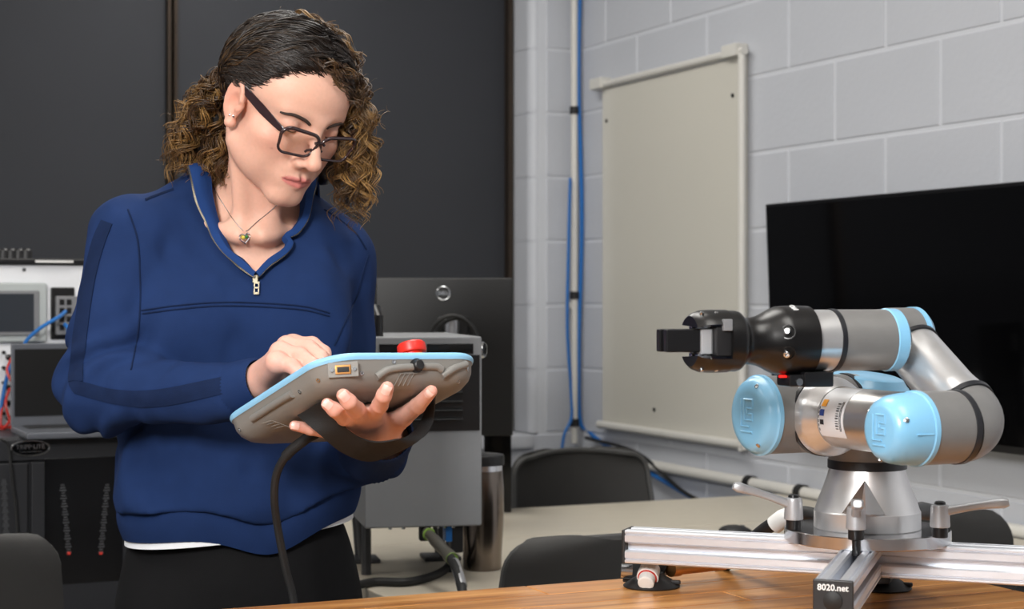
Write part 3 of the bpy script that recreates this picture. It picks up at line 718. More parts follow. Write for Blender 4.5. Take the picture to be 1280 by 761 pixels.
# wrist camera block
mb = MB(); mb.box(gp(1011, -.040, .004), (.034, .040, .016), MG, .002); mb.box(gp(987, -.041, .004), (.020, .032, .013), MG, .003); cb_ = obj('wrist_camera', mb, 'black_satin', grip)
mb = MB(); mb.lathe([(0, .0038), (.0025, .0038)], gp(988, -.0425, .0195), vd, 14); obj('camera_screw', mb, 'steel', cb_)
mb = MB(); mb.box(gp(972, -.0368, .012), (.007, .006, .0025), MG, .0008); obj('indicator', mb, emat('red_led', (255, 30, 25), 1.2), cb_)
# robot cable leaving the base
pts = [W(1046, 657, 2.08), W(1020, 644, 2.1), W(1000, 641, 2.12), W(983, 646, 2.12), W(966, 655, 2.13), W(948, 668, 2.16), W(925, 690, 2.22), W(900, 712, 2.28)]
pts = [Vector((p.x, p.y, max(p.z, BZ + .012))) if p.y < 2.25 else p for p in pts]
mb = MB(); mb.tube(bezier(pts, 8), .0085, 12); rc_ = obj('base_cable', mb, 'rubber', robot)
mb = MB(); mb.tube([W(993, 642.5, 2.12), W(978, 648, 2.12), W(968, 656, 2.128)], .0115, 16); obj('cable_sleeve', mb, 'white_plastic', rc_)
mb = MB(); mb.tube([W(1140, 640, 2.1), W(1152, 638, 2.12), W(1165, 640, 2.14)], [.008, .011, .010], 14); obj('cable_plug', mb, 'dark_grey', robot)
# ------------------------------------------------------------ things on the beige table
mat('box_grey', (132, 134, 137), 0.5, var=0.02, vscale=20, bump=0.12, bscale=700)
ca = math.radians(12); CX = Vector((math.cos(ca), math.sin(ca), 0)); CY = Vector((-math.sin(ca), math.cos(ca), 0)); MC = Matrix((CX, CY, ZZ)).transposed()
q0 = W(456, 661, 2.98); cw = .206; chh = .331; cd = .36; zb = W(456, 661, 2.98).z
O = Vector((q0.x, q0.y, zb))
def cb(x, y, z): return O + CX * x + CY * y + ZZ * z
ctl = thing('control_box', Vector((*(O + CX * cw / 2 + CY * cd / 2).xy, TZ)), 'grey metal robot controller box with black slotted vents on table', 'control box')
mb = MB(); mb.box(cb(cw / 2, cd / 2, chh / 2), (cw, cd, chh), MC, .004); obj('cabinet', mb, 'box_grey', ctl)
mb = MB(); mb.box(cb(cw / 2 + .012, -.001, chh - .098), (cw - .045 + .012, .004, .132), MC, .001); vp = obj('vent_panel', mb, 'black_satin', ctl)
for k in range(7):
    mb = MB(); mb.box(cb(cw / 2 + .002, -.006, chh - .050 - k * .0155), (cw - .075, .009, .004), MC @ Matrix.Rotation(.5, 3, 'X'), .001); obj('vent_slat', mb, 'black_plastic', ctl)
for (a, b) in ((.025, .105), (.108, .190)):
    mb = MB(); mb.box(cb((a + b) / 2, -.0015, chh - .021), (b - a, .004, .018), MC, .001); obj('top_slot', mb, 'black_gloss', ctl)
mb = MB(); mb.lathe([(0, .014), (.004, .015), (.008, .013), (.010, .006)], cb(cw + .001, .02, chh - .024), CX - CY * .6, 24); obj('latch', mb, 'steel', ctl)
mb = MB(); mb.tube([cb(.028, .05, chh - .01), cb(.028, .05, chh + .035), cb(.028, .062, chh + .045), cb(.028, .18, chh + .045), cb(.028, .192, chh + .035), cb(.028, .192, chh - .01)], .011, 14); obj('handle', mb, 'black_satin', ctl)
for x, y in ((.02, .3), (.175, .3)):
    fz = TZ - zb
    mb = MB(); mb.tube([cb(x, y - .03, .003), cb(x + .008, y - .03, fz + .006), cb(x + .008, y + .03, fz + .006), cb(x, y + .03, .003)], .006, 8)
    mb.box(cb(x + .008, y, fz + .004), (.07, .07, .008), MC, .002); obj('foot', mb, 'dark_grey', ctl)
for x, y in ((.02, .14), (.175, .14)):
    mb = MB(); mb.tube([cb(x, y, .003), cb(x, y, TZ - zb)], .009, 8); obj('foot', mb, 'dark_grey', ctl)
for k, x in enumerate((.045, .068, .13, .142, .155)):
    mb = MB(); mb.lathe([(0, .003), (.004, .003)], cb(x, .006, .001), -ZZ, 8); obj('case_screw', mb, 'steel', ctl)
mb = MB(); mb.box(cb(.108, .02, -.012), (.020, .02, .028), MC, .003); obj('connector_block', mb, 'black_plastic', ctl)
a, b = cb(.108, .0, -.008), W(566, 699, 2.88)
dd = (b - a).normalized(); ll = (b - a).length
mat('plug_metal', (150, 146, 136), 0.28, 0.9); mat('green_ring', (150, 190, 90), 0.45)
mb = MB(); mb.lathe([(0, .0085), (.3 * ll, .0095), (.32 * ll, .0105), (.55 * ll, .0105), (.57 * ll, .0095), (.82 * ll, .0100), (.84 * ll, .0112), (ll, .0112)], a, dd, 20); pl = obj('cable_plug', mb, 'plug_metal', ctl)
for f in (.08, .98):
    mb = MB(); mb.lathe([(f * ll, .0112), (f * ll + .002, .0114), (f * ll + .003, .009)], a, dd, 20); obj('plug_ring', mb, 'green_ring', pl)
mb = MB(); mb.box(cb(.15, .03, -.014), (.012, .03, .03), MC, .002); obj('blue_connector', mb, 'blue_cable', ctl)
mb = MB(); mb.box(cb(.165, .03, -.024), (.022, .03, .05), MC, .004); obj('power_plug', mb, 'black_plastic', ctl)
pts = [W(563, 696, 2.885), W(571, 712, 2.83), W(576, 730, 2.79), W(579, 745, 2.76), W(580, 765, 2.76), W(580, 800, 2.76)]
mb = MB(); mb.tube(bezier(pts, 6), .0078, 12); obj('connector_cable', mb, 'rubber', ctl)
mb = MB(); mb.tube(bezier([W(568, 703, 2.862), W(573, 717, 2.82), W(577.5, 733, 2.785)], 6), .0088, 12); obj('cable_label', mb, 'alu', ctl)
# black cable across the table
pts = [W(566, 690, 3.05), W(561, 702, 3.1), W(548, 716, 3.1)]
pts = [cb(.163, .05, -.04), on_z(562, 705, TZ + .012), on_z(545, 718, TZ + .008), on_z(510, 727, TZ + .008), on_z(470, 727, TZ + .008), on_z(440, 732, TZ + .008), on_z(400, 735, TZ + .008)]
tag(obj('power_cable', MB().tube(bezier(pts, 10), .0075, 10), 'rubber'), 'black power cable curving over the table below the controller box', 'cable')
# tumbler
mat('tumbler_steel', (128, 118, 110), 0.2, 1.0, var=0.05, vscale=40, stretch=(1, 1, .05))
tp = on_z(603, 711, TZ); tp = Vector((tp.x, tp.y, TZ))
tb = thing('travel_tumbler', tp, 'brushed steel travel tumbler with black lid beside the controller box', 'tumbler')
sc_ = 2160 / tp.y
mb = MB(); mb.lathe([(0, .0335), (.002, .0355), (.03, .0360), (.09, .0395), (.15, .0398), (.178, .0375), (.182, .0375)], tp, ZZ, 56); obj('body', mb, 'tumbler_steel', tb)
mb = MB(); mb.lathe([(.182, .0368), (.192, .0368)], tp, ZZ, 56); obj('collar', mb, 'alu_bright', tb)
mb = MB(); mb.lathe([(.192, .0375), (.1925, .0405), (.208, .0405), (.211, .039), (.212, .034), (.210, .030), (.210, .001)], tp, ZZ, 56); obj('lid', mb, 'black_plastic', tb)
mb = MB(); mb.box(tp + Vector((-.038, -.012, .19)), (.008, .016, .03), None, .002); obj('lid_latch', mb, 'black_plastic', tb)
# mouse
mp_ = on_z(920, 669, TZ)
ms = thing('computer_mouse', Vector((mp_.x, mp_.y, TZ)), 'small black computer mouse on the beige table behind the bar', 'mouse')
rings = []
for i in range(9):
    f = i / 8; z = .001 + .021 * f; k = math.sqrt(max(0.02, 1 - f ** 2.4))
    rings.append([Vector((mp_.x, mp_.y, TZ + z)) + XU * (.031 * k * math.cos(a)) + YV * (.052 * k * math.sin(a)) for a in [2 * math.pi * j / 28 for j in range(28)]])
obj('shell', MB().loft(rings), 'black_plastic', ms, 60)
mb = MB(); mb.lathe([(-.003, .007), (.003, .007)], Vector((mp_.x, mp_.y, TZ + .018)) - YV * .025, XU, 16); obj('scroll_wheel', mb, 'dark_grey', ms)
# monitor seen from behind
md = 3.9
mon_c = W(555, 440, md); mw = (641 - 469) * md / F; zt_, zb2 = W(555, 347, md).z, W(555, 545, md).z
mon = thing('computer_monitor', Vector((mon_c.x, mon_c.y + .05, TZ)), 'black computer monitor with round maker badge, seen from behind', 'monitor')
mat('monitor_back', (9, 9, 10), 0.4, var=0.05, vscale=20)
mb = MB(); mb.box((mon_c.x, md + .02, (zt_ + zb2) / 2), (mw, .03, zt_ - zb2), None, .004); obj('rear_shell', mb, 'monitor_back', mon)
mb = MB(); mb.box((mon_c.x, md + .036, (zt_ + zb2) / 2), (mw - .01, .004, zt_ - zb2 - .01), None, .001); obj('screen', mb, 'tv_glass', mon)
bc = W(554, 366.5, md) + Vector((0, .003, 0))
mb = MB(); nr = 40
mb.tube([bc + Vector((math.cos(2 * math.pi * i / nr), 0, math.sin(2 * math.pi * i / nr))) * .0148 for i in range(nr)], .0022, 8, closed=True); bd = obj('badge', mb, 'steel', mon)
text('badge_text', 'DELL', .0105, bc + Vector((0, .0005, 0)), (1, 0, 0), (0, 0, 1), 'steel', bd, bold=.0003)
sx = W(566, 430, md).x
mb = MB(); mb.lathe([(0, .0165), (.36, .0165), (.362, .0155)], (sx, md - .045, W(566, 397, md).z - .36), ZZ, 24); obj('stand_neck', mb, 'alu', mon)
mb = MB(); mb.box((sx, md - .01, W(566, 412, md).z), (.07, .05, .06), None, .006); obj('stand_mount', mb, 'monitor_back', mon)
mb = MB(); mb.box((sx, md - .03, TZ + .006), (.2, .17, .012), None, .004); obj('stand_base', mb, 'dark_grey', mon)
lc = W(566, 432, md - .1)
for k, (r1, r2) in enumerate(((.055, .066), (.050, .060))):
    mb = MB(); mb.tube([lc + Vector((math.cos(2 * math.pi * i / 40) * r1 + .008 * k, .012 * k, math.sin(2 * math.pi * i / 40) * r2)) for i in range(40)], .0045, 8, closed=True); obj('looped_cable', mb, 'rubber', mon)
# dark tower behind the monitor's right side
tw = thing('computer_tower', R(2.0, 3.42, TZ), 'black computer tower standing beside the monitor on the table', 'computer')
tq = W(622, 500, 4.02)
ORG[tw.name] = Vector((tq.x, tq.y + .05, TZ)); tw.location = ORG[tw.name]
mb = MB(); mb.box((tq.x, tq.y + .05, (TZ + W(0, 440, 4.02).z) / 2), (.064, .10, W(0, 440, 4.02).z - TZ), None, .003); obj('case', mb, 'black_gloss', tw)
mb = MB(); mb.box((tq.x + .024, tq.y - .002, W(0, 468, 4.0).z), (.006, .008, .05), None, .002); obj('front_strip', mb, 'mid_grey', tw)

# ------------------------------------------------------------ rack cabinet at the left
mat('rack_black', (30, 31, 35), 0.42, var=0.05, vscale=20)
RV = 3.62; rz = on_v(60, 546, RV).z; ru0, ru1 = -.05, .95
rk = thing('rack_cabinet', R((ru0 + ru1) / 2, RV + .4, 0), 'black steel rack cabinet with oval badge, under the laptop', 'cabinet')
mb = MB(); slab(mb, ru0, ru1, RV + .012, RV + .8, 0.03, rz, .004); obj('carcass', mb, 'rack_black', rk)
mb = MB(); slab(mb, ru0, ru1, RV, RV + .8, 0, .03); obj('plinth', mb, 'black_satin', rk)
us = uv(on_v(37, 650, RV))[0]; zs = on_v(60, 577, RV).z
mb = MB(); slab(mb, ru0, ru1, RV, RV + .014, zs + .004, rz - .004, .002); hd = obj('header_panel', mb, 'rack_black', rk)
for a, b in ((ru0, us - .003), (us + .003, ru1)):
    mb = MB(); slab(mb, a, b, RV, RV + .012, .035, zs, .003); dr = obj('door', mb, 'rack_black', rk)
    if a < us - .01 and a == ru0: sl_ = [(5, 8, 600, 672)]
    else: sl_ = [(78, 86, 606, 690), (134, 126, 606, 690)]
    for (x0, x1, y0, y1) in sl_:
        mb = MB()
        p0, p1 = on_v(x0, y0, RV - .003), on_v(x1, y1, RV - .003)
        n = 26
        for i in range(n):
            c = p0.lerp(p1, i / (n - 1)); mb.box(c, (.007 + .003 * ((i * 7) % 3), .003, .0028), MZ)
        tag(obj('vent_strip', mb, 'dark_grey', dr), 'pale perforated strip showing through the door', kind='stuff')
        mb = MB(); mb.box(p1 - ZZ * .002 - YV * .001, (.007, .004, .006), MZ, .001); obj('red_tab', mb, 'red_cable', dr)
    if b == ru1:
        p0 = on_v(105, 650, RV); mb = MB(); mb.box(p0 + YV * .0, (.16, .002, .26), MZ, .001); obj('mesh_window', mb, 'black_gloss', dr)
bp_ = on_v(38, 560, RV - .002)
mb = MB(); nr = 44
mb.tube([bp_ + XU * (math.cos(2 * math.pi * i / nr) * .038) + ZZ * (math.sin(2 * math.pi * i / nr) * .0155) for i in range(nr)], .0018, 8, closed=True); bg = obj('badge', mb, 'steel', hd)
mb = MB(); mb.add([bp_ + YV * .0005 + XU * (math.cos(2 * math.pi * i / nr) * .038) + ZZ * (math.sin(2 * math.pi * i / nr) * .0155) for i in range(nr)], [tuple(range(nr))]); obj('badge_plate', mb, 'black_gloss', bg)
text('badge_text', 'TRIPP·LITE', .0125, bp_ + ZZ * .0025 - YV * .0005, XU, ZZ, 'steel', bg, bold=.0003)
text('badge_subtext', 'POWER PROTECTION', .0045, bp_ - ZZ * .0075 - YV * .0005, XU, ZZ, 'steel', bg)
# laptop on the cabinet
LV = RV + .10
lz0, lz1 = rz, on_v(50, 429, LV + .05).z
lu0 = uv(on_v(14, 500, LV + .05))[0]; lu1 = lu0 + .33
lp = thing('laptop', R((lu0 + lu1) / 2, LV, rz), 'open grey laptop with black screen on the rack cabinet', 'laptop')
mat('laptop_grey', (92, 95, 102), 0.4, 0.3, var=0.03, vscale=40)
mb = MB(); slab(mb, lu0, lu1, LV - .16, LV + .055, rz, rz + .014, .003); bs = obj('base', mb, 'laptop_grey', lp)
mb = MB(); slab(mb, lu0 + .02, lu1 - .02, LV - .05, LV + .04, rz + .0141, rz + .0155); obj('keyboard', mb, 'black_plastic', bs)
mb = MB(); slab(mb, lu0 + .115, lu1 - .115, LV - .14, LV - .07, rz + .0141, rz + .0148); obj('touchpad', mb, 'mid_grey', bs)
mb = MB(); slab(mb, lu0, lu1, LV + .05, LV + .062, rz + .012, lz1, .003); ld = obj('lid', mb, 'laptop_grey', lp)
mb = MB(); slab(mb, lu0 + .007, lu1 - .007, LV + .048, LV + .0505, rz + .034, lz1 - .012); obj('screen', mb, 'screen_matte', ld)
# white test panel with controls behind the laptop
PV = RV + .28
pz0, pz1 = rz, on_v(40, 331, PV).z; pu0, pu1 = -.06, .85
tp_ = thing('electrical_trainer', R((pu0 + pu1) / 2, PV + .1, rz), 'white electrical trainer panel with grey touch display behind the laptop', 'control panel')
mat('panel_white', (226, 228, 232), 0.4, var=0.02, vscale=20); mat('bezel_grey', (172, 178, 178), 0.45, var=0.02, vscale=20); mat('display_dark', (52, 56, 62), 0.2)
mb = MB(); slab(mb, pu0, pu1, PV, PV + .25, pz0, pz1, .004); obj('enclosure', mb, 'panel_white', tp_)
def pu(px, py, off=0): p = on_v(px, py, PV - off); return uv(p)[0], p.z
def plate(x0, y0, x1, y1, m, name, off, th=.012, parent=None, bevel=.003):
    a, z1 = pu(x0, y0); b, z0 = pu(x1, y1); mb = MB(); slab(mb, a, b, PV - off - th, PV - off, z0, z1, bevel); return obj(name, mb, m, parent or tp_)
plate(-40, 353, 57, 427, 'bezel_grey', 'display_housing', 0, .02, bevel=.006)
plate(-30, 363, 47, 419, 'mid_grey', 'display_bezel', .0195, .006)
plate(-24, 367, 40, 414, 'display_dark', 'display', .025, .002, bevel=.0005)
plate(63, 359, 93, 424, 'black_satin', 'switch_bay', 0, .004)
sw = plate(68, 370, 96, 418, 'mid_grey', 'network_switch', .003, .02)
for i in range(2):
    for j in range(4): plate(72 + i * 9, 374 + j * 10.5, 78 + i * 9, 381 + j * 10.5, 'black_satin', 'port', .0225, .002, sw, 0)
plate(-30, 432, 16, 531, 'panel_white', 'terminal_board', 0, .01)
for j in range(5):
    for i in range(2):
        a, z = pu(3 + i * 6.5, 440 + j * 19 + i * 6); mb = MB(); mb.lathe([(0, .0065 if i else .004), (.012, .0065 if i else .004), (.014, .003)], R(a, PV - .0101, z), -YV, 14); obj('terminal', mb, 'black_satin', tp_)
for k, (x, y) in enumerate(((30, 337),)):
    a, z = pu(x, y); mb = MB(); mb.lathe([(0, .004), (.004, .004)], R(a, PV, z), -YV, 10); obj('panel_screw', mb, 'dark_grey', tp_)
# black tray with knobs on top of the panel
kb = thing('parts_tray', R((pu0 + pu1) / 2, PV + .1, pz1), 'low black tray with small dark blocks on the white panel', 'tray')
mb = MB(); slab(mb, pu0, pu1 - .1, PV - .01, PV + .24, pz1, pz1 + .014, .003); obj('base', mb, 'black_satin', kb)
for i in range(5):
    a = pu(-3 + i * 9.5, 320)[0]; mb = MB(); mb.lathe([(0, .014), (.018, .013), (.022, .009)], R(a, PV + .03, pz1 + .014), ZZ, 18); obj('knob', mb, 'black_plastic', kb)
mb = MB(); a, b = pu(43, 325)[0], pu(90, 325)[0]; slab(mb, a, b, PV - .016, PV - .0102, pz1 + .005, pz1 + .010); obj('bright_strip', mb, 'white_plastic', kb)
# patch cables
a0, z0 = pu(79, 389); pts = [R(a0, PV - .03, z0), R(a0 - .02, PV - .06, z0 - .012), R(a0 - .06, PV - .07, z0 - .035), pu_ if False else R(pu(28, 424)[0], PV - .065, pu(28, 424)[1]), R(pu(20, 440)[0], PV - .06, pu(20, 440)[1]), R(pu(10, 455)[0], PV - .05, pu(10, 455)[1]), R(pu(3, 480)[0], PV - .04, pu(3, 480)[1]), R(pu(-4, 510)[0], PV - .04, pu(0, 520)[1]), R(pu(-6, 545)[0], PV - .05, rz + .01)]
tag(obj('patch_cable', MB().tube(bezier(pts, 8), .0042, 8), 'blue_cable'), 'blue patch cable plugged into the switch upper port', 'cable')
a0, z0 = pu(78, 405); pts = [R(a0, PV - .03, z0), R(a0 + .004, PV - .045, z0 - .01), R(pu(81, 424)[0], PV - .045, pu(81, 424)[1]), R(pu(81, 450)[0], PV - .04, pu(81, 450)[1]), R(pu(80, 520)[0], PV - .04, rz + .01)]
tag(obj('patch_cable', MB().tube(bezier(pts, 8), .0042, 8), 'blue_cable'), 'blue patch cable dropping from the switch lower port behind laptop', 'cable')
for k, (x, y) in enumerate(((12, 447), (10, 485), (4, 500))):
    a0, z0 = pu(x, y); pts = [R(a0, PV - .026, z0), R(a0 - .012, PV - .05, z0 - .03), R(a0 + .01 * (1 - k), PV - .05, z0 - .08), R(a0 - .005, PV - .05, max(rz + .006, z0 - .13)), R(a0 - .02, PV - .06, rz + .005)]
    tag(obj('test_lead', MB().tube(bezier(pts, 6), .003, 6), 'red_cable'), 'thin red test lead hanging from the ' + ('highest', 'middle', 'lowest')[k] + ' plugged terminal of the white board', 'cable', 'red test leads')
mb = MB(); mb.tube(bezier([on_v(0, 548, RV - .02), on_v(10, 556, RV - .02), on_v(14, 590, RV - .02), on_v(20, 640, RV - .015), on_v(22, 700, RV - .015), on_v(20, 800, RV - .015)], 8), .003, 6)
tag(obj('thin_cable', mb, 'rubber'), 'thin black cable hanging down the rack cabinet door', 'cable')
# ------------------------------------------------------------ teach pendant (held by the woman)
PC, PL_, PR_ = W(404, 444, 1.90), W(275, 529, 2.10), W(606, 443, 2.03)
eL, eR = PL_ - PC, PR_ - PC
pu_x = eR.normalized(); pw_y = (eL - pu_x * eL.dot(pu_x)).normalized(); pn = pu_x.cross(pw_y)
if pn.z > 0: pn = -pn                                   # points to the underside
PWd, PHt = eR.length, eL.length
PCN = PC + eL / 2 + eR / 2
def PP(a, b, t): return PCN + pu_x * a + pw_y * b + pn * t   # a along R edge, b along L edge, t below the rim plane
pend = thing('teach_pendant', PP(0, 0, .03), 'grey handheld robot control tablet with blue rim held in both hands', 'control tablet')
def outline(inset, r):
    w, h = PWd - 2 * inset, PHt - 2 * inset; return rrect(w, h, max(r - inset * .5, .012), 7)
def ring(inset, t, r=.042): return [PP(a, b, t) for a, b in outline(inset, r)]
mat('pendant_grey', (128, 126, 122), 0.45, var=0.02, vscale=30, bump=0.06, bscale=900)
mat('pendant_blue', (140, 196, 232), 0.4, var=0.02, vscale=30)
mb = MB(); mb.loft([ring(.001, -.003), ring(-.001, -.001), ring(-.0015, .002), ring(.0, .0052)]); obj('bumper_rim', mb, 'pendant_blue', pend, 40)
mb = MB(); mb.loft([ring(.0, .0052), ring(.0015, .0065), ring(.003, .016), ring(.007, .024), ring(.014, .0305), ring(.024, .0345), ring(.034, .0355)]); pbk = obj('back_housing', mb, 'pendant_grey', pend, 50)
mb = MB(); mb.loft([ring(.022, -.0036), ring(.022, -.0029)]); obj('screen', mb, 'tv_glass', pend)
dg = bpy.context.evaluated_depsgraph_get()
def bvh_of(mb): return BVHTree.FromPolygons([Vector(v) for v in mb.v], mb.f)
pbv = bvh_of(mb0) if False else None
mbk = MB(); mbk.loft([ring(.0, .0052), ring(.0015, .0065), ring(.003, .016), ring(.007, .024), ring(.014, .0305), ring(.024, .0345), ring(.034, .0355)]); pbv = bvh_of(mbk)
def phit(px, py):
    h = pbv.ray_cast(CAMP, ray(px, py).normalized()); 
    if h[0] is None: return None
    n = h[1]; n = n if n.dot(ray(px, py)) < 0 else -n
    return h[0], n.normalized()
def frame_at(n, xref):
    x = (Vector(xref) - n * Vector(xref).dot(n)).normalized(); return x, n.cross(x)
h = phit(429, 462)
if h:
    n = h[1]; x, y = frame_at(n, pu_x - pw_y * .0); M = Matrix((x, y, n)).transposed()
    mb = MB(); mb.box(h[0] + n * .0005, (.034, .017, .003), M, .001); up_ = obj('port_panel', mb, 'pendant_grey', pend)
    mb = MB(); mb.box(h[0] + n * .0025, (.0175, .0105, .002), M, .0008); obj('port_frame', mb, 'brass', up_)
    mb = MB(); mb.box(h[0] + n * .0031, (.0135, .006, .002), M, .0004); obj('usb_port', mb, 'black_satin', up_)
    for s_ in (-1, 1):
        mb = MB(); mb.lathe([(0, .0022), (.002, .0022)], h[0] + x * (.0125 * s_) + n * .002, n, 12); obj('port_screw', mb, 'steel', up_)
h = phit(520, 457)
if h:
    mb = MB(); mb.lathe([(-.002, .0082), (.003, .0082), (.0032, .0068), (.008, .0062), (.009, .005), (.009, .0005)], h[0], h[1], 24); obj('side_button', mb, 'black_plastic', pend)
for px, py in ((398, 475), (375, 489.5), (343, 506), (300, 537), (452, 466.5), (584, 461), (492, 452), (573, 477), (588, 473)):
    h = phit(px, py)
    if h: mb = MB(); mb.lathe([(-.001, .0026), (.0008, .0026), (.0008, .0014), (0, .0012), (0, .0002)], h[0], h[1], 12); obj('housing_screw', mb, 'steel', pend)
# sculpted grip ridges on the back
for pts in ([(470, 471), (490, 461), (540, 458), (552, 462)], [(552, 470), (566, 461), (582, 455)], [(316, 523), (352, 500), (366, 492)]):
    hs = [phit(*q) for q in pts]; hs = [q for q in hs if q]
    if len(hs) > 1:
        mb = MB(); mb.tube(bezier([q[0] + q[1] * .0005 for q in hs], 6), .0045, 10); obj('grip_ridge', mb, 'pendant_grey', pend, 60)
for px, py in ((345, 531), (508, 474)):
    h = phit(px, py)
    if h:
        x, y = frame_at(h[1], pu_x)
        for k in range(4):
            mb = MB(); o_ = h[0] + h[1] * .0003; mb.tube([o_ + x * (-.014 + k * .006) - y * .008, o_ + x * (-.010 + k * .006) + y * .008, o_ + x * (.0 + k * .006) + y * .008], .0005, 5); obj('emboss_line', mb, 'pendant_grey', pend)
# stop button on the face, near the far right corner
es = PP(PWd / 2 - .045, -PHt / 2 + .075, -.004)
eu = -pn
# move the button so that it shows above the rim at its place
best = None
for ia in range(40):
    for ib in range(40):
        a_, b_ = -PWd / 2 + .02 + (PWd - .04) * ia / 39, -PHt / 2 + .02 + (PHt - .04) * ib / 39
        q = PP(a_, b_, -.016); e_ = abs(640 + F * q.x / q.y - 517) + abs(b_ + PHt * .22) * 60
        if best is None or e_ < best[0]: best = (e_, a_, b_)
es = PP(best[1], best[2], -.008)
mat('stop_red', (214, 40, 28), 0.4, var=0.03, vscale=60); mat('stop_yellow', (235, 190, 30), 0.45)
mb = MB(); mb.lathe([(0, .0165), (.011, .0165), (.012, .015)], es, eu, 32); sb_ = obj('stop_collar', mb, 'stop_yellow', pend)
mb = MB(); mb.lathe([(.012, .012), (.015, .012), (.0155, .0165), (.018, .0175), (.026, .017), (.028, .015), (.0285, .001)], es, eu, 32); obj('stop_button', mb, 'stop_red', pend)
# ------------------------------------------------------------ implicit surface meshing
def surface_nets(f, lo, hi, h, blk=8):
    lo = np.array(lo, float); hi = np.array(hi, float)
    nb = np.ceil((hi - lo) / (h * blk)).astype(int); dims = nb * blk + 1
    ax = [lo[i] + h * blk * (np.arange(nb[i]) + .5) for i in range(3)]
    gx, gy, gz = np.meshgrid(*ax, indexing='ij'); c = np.stack([gx.ravel(), gy.ravel(), gz.ravel()], 1)
    d = f(c); act = np.abs(d) < h * blk * 1.05 + .004
    S = np.zeros(dims, np.float32)
    sgn = np.where(d > 0, 1.0, -1.0).reshape(nb)
    full = np.repeat(np.repeat(np.repeat(sgn, blk, 0), blk, 1), blk, 2)
    S[:-1, :-1, :-1] = full; S[-1] = 1; S[:, -1] = 1; S[:, :, -1] = 1
    k = np.arange(blk + 1); ox, oy, oz = np.meshgrid(k, k, k, indexing='ij'); off = np.stack([ox.ravel(), oy.ravel(), oz.ravel()], 1)
    ids = np.argwhere(act.reshape(nb)) * blk
    for s in range(0, len(ids), 1500):
        q = (ids[s:s + 1500, None, :] + off[None]).reshape(-1, 3)
        key = np.unique((q[:, 0] * dims[1] + q[:, 1]) * dims[2] + q[:, 2])
        z = key % dims[2]; y = (key // dims[2]) % dims[1]; x = key // (dims[1] * dims[2])
        P = np.stack([x, y, z], 1) * h + lo
        S[x, y, z] = f(P)
    inside = S < 0
    cnt = sum(inside[a:dims[0] - 1 + a, b:dims[1] - 1 + b, c_:dims[2] - 1 + c_].astype(np.int8) for a in (0, 1) for b in (0, 1) for c_ in (0, 1))
    cells = np.argwhere((cnt > 0) & (cnt < 8)); idx = -np.ones(tuple(np.array(dims) - 1), np.int64); idx[tuple(cells.T)] = np.arange(len(cells))
    acc = np.zeros((len(cells), 3)); num = np.zeros(len(cells))
    cor = [(a, b, c_) for a in (0, 1) for b in (0, 1) for c_ in (0, 1)]
    for i, p in enumerate(cor):
        for q in cor[i + 1:]:
            if sum(abs(np.array(p) - np.array(q))) != 1: continue
            va = S[cells[:, 0] + p[0], cells[:, 1] + p[1], cells[:, 2] + p[2]]; vb = S[cells[:, 0] + q[0], cells[:, 1] + q[1], cells[:, 2] + q[2]]
            m = (va < 0) != (vb < 0); t = np.where(m, va / np.where(m, va - vb, 1), 0)
            acc[m] += (np.array(p) + t[:, None] * (np.array(q) - np.array(p)))[m]; num[m] += 1
    V = (cells + acc / num[:, None]) * h + lo
    faces = []
    for axn in range(3):
        b_, c_ = (axn + 1) % 3, (axn + 2) % 3
        sl0 = [slice(None)] * 3; sl1 = [slice(None)] * 3; sl0[axn] = slice(0, -1); sl1[axn] = slice(1, None)
        a0 = inside[tuple(sl0)]; a1 = inside[tuple(sl1)]
        e = np.argwhere(a0 != a1); e = e[(e[:, b_] > 0) & (e[:, c_] > 0) & (e[:, b_] < dims[b_] - 1) & (e[:, c_] < dims[c_] - 1)]
        def cell(db, dc):
            q = e.copy(); q[:, b_] -= db; q[:, c_] -= dc; return idx[tuple(q.T)]
        Q = np.stack([cell(1, 1), cell(0, 1), cell(0, 0), cell(1, 0)], 1)
        fl = a0[tuple(e.T)] == False
        Q[fl] = Q[fl][:, ::-1]; faces.append(Q)
    Fc = np.concatenate(faces); Fc = Fc[(Fc >= 0).all(1)]
    return V, Fc
def relax(V, Fc, it=2, lam=.5):
    E = np.concatenate([Fc[:, [0, 1]], Fc[:, [1, 2]], Fc[:, [2, 3]], Fc[:, [3, 0]]]); n = len(V)
    for k in range(it):
        A_ = np.zeros((n, 3)); c = np.zeros(n)
        for i in range(3): A_[:, i] = np.bincount(E[:, 0], V[E[:, 1], i], n) + np.bincount(E[:, 1], V[E[:, 0], i], n)
        c = np.bincount(E[:, 0], minlength=n) + np.bincount(E[:, 1], minlength=n)
        V = V + lam * (A_ / np.maximum(c, 1)[:, None] - V)
    return V
def np_mesh(name, V, Fc, m, parent, col=None):
    org = np.array(ORG[parent.name]); me = bpy.data.meshes.new(name)
    V = V - org
    me.vertices.add(len(V)); me.vertices.foreach_set('co', V.astype(np.float32).ravel())
    n = Fc.shape[1]; me.loops.add(len(Fc) * n); me.loops.foreach_set('vertex_index', Fc.astype(np.int32).ravel())
    me.polygons.add(len(Fc)); me.polygons.foreach_set('loop_start', np.arange(0, len(Fc) * n, n, dtype=np.int32))
    me.update(calc_edges=True); me.validate(); me.shade_smooth()
    if col is not None:
        a = me.color_attributes.new('Col', 'FLOAT_COLOR', 'POINT'); c4 = np.concatenate([col, np.ones((len(col), 1))], 1).astype(np.float32); a.data.foreach_set('color', c4.ravel())
    return link(me, name, m, parent, Vector(org))
def arr(v): return np.array([v[0], v[1], v[2]], float)
def smin(a, b, k):
    h = np.clip(.5 + .5 * (b - a) / k, 0, 1); return b * (1 - h) + a * h - k * h * (1 - h)
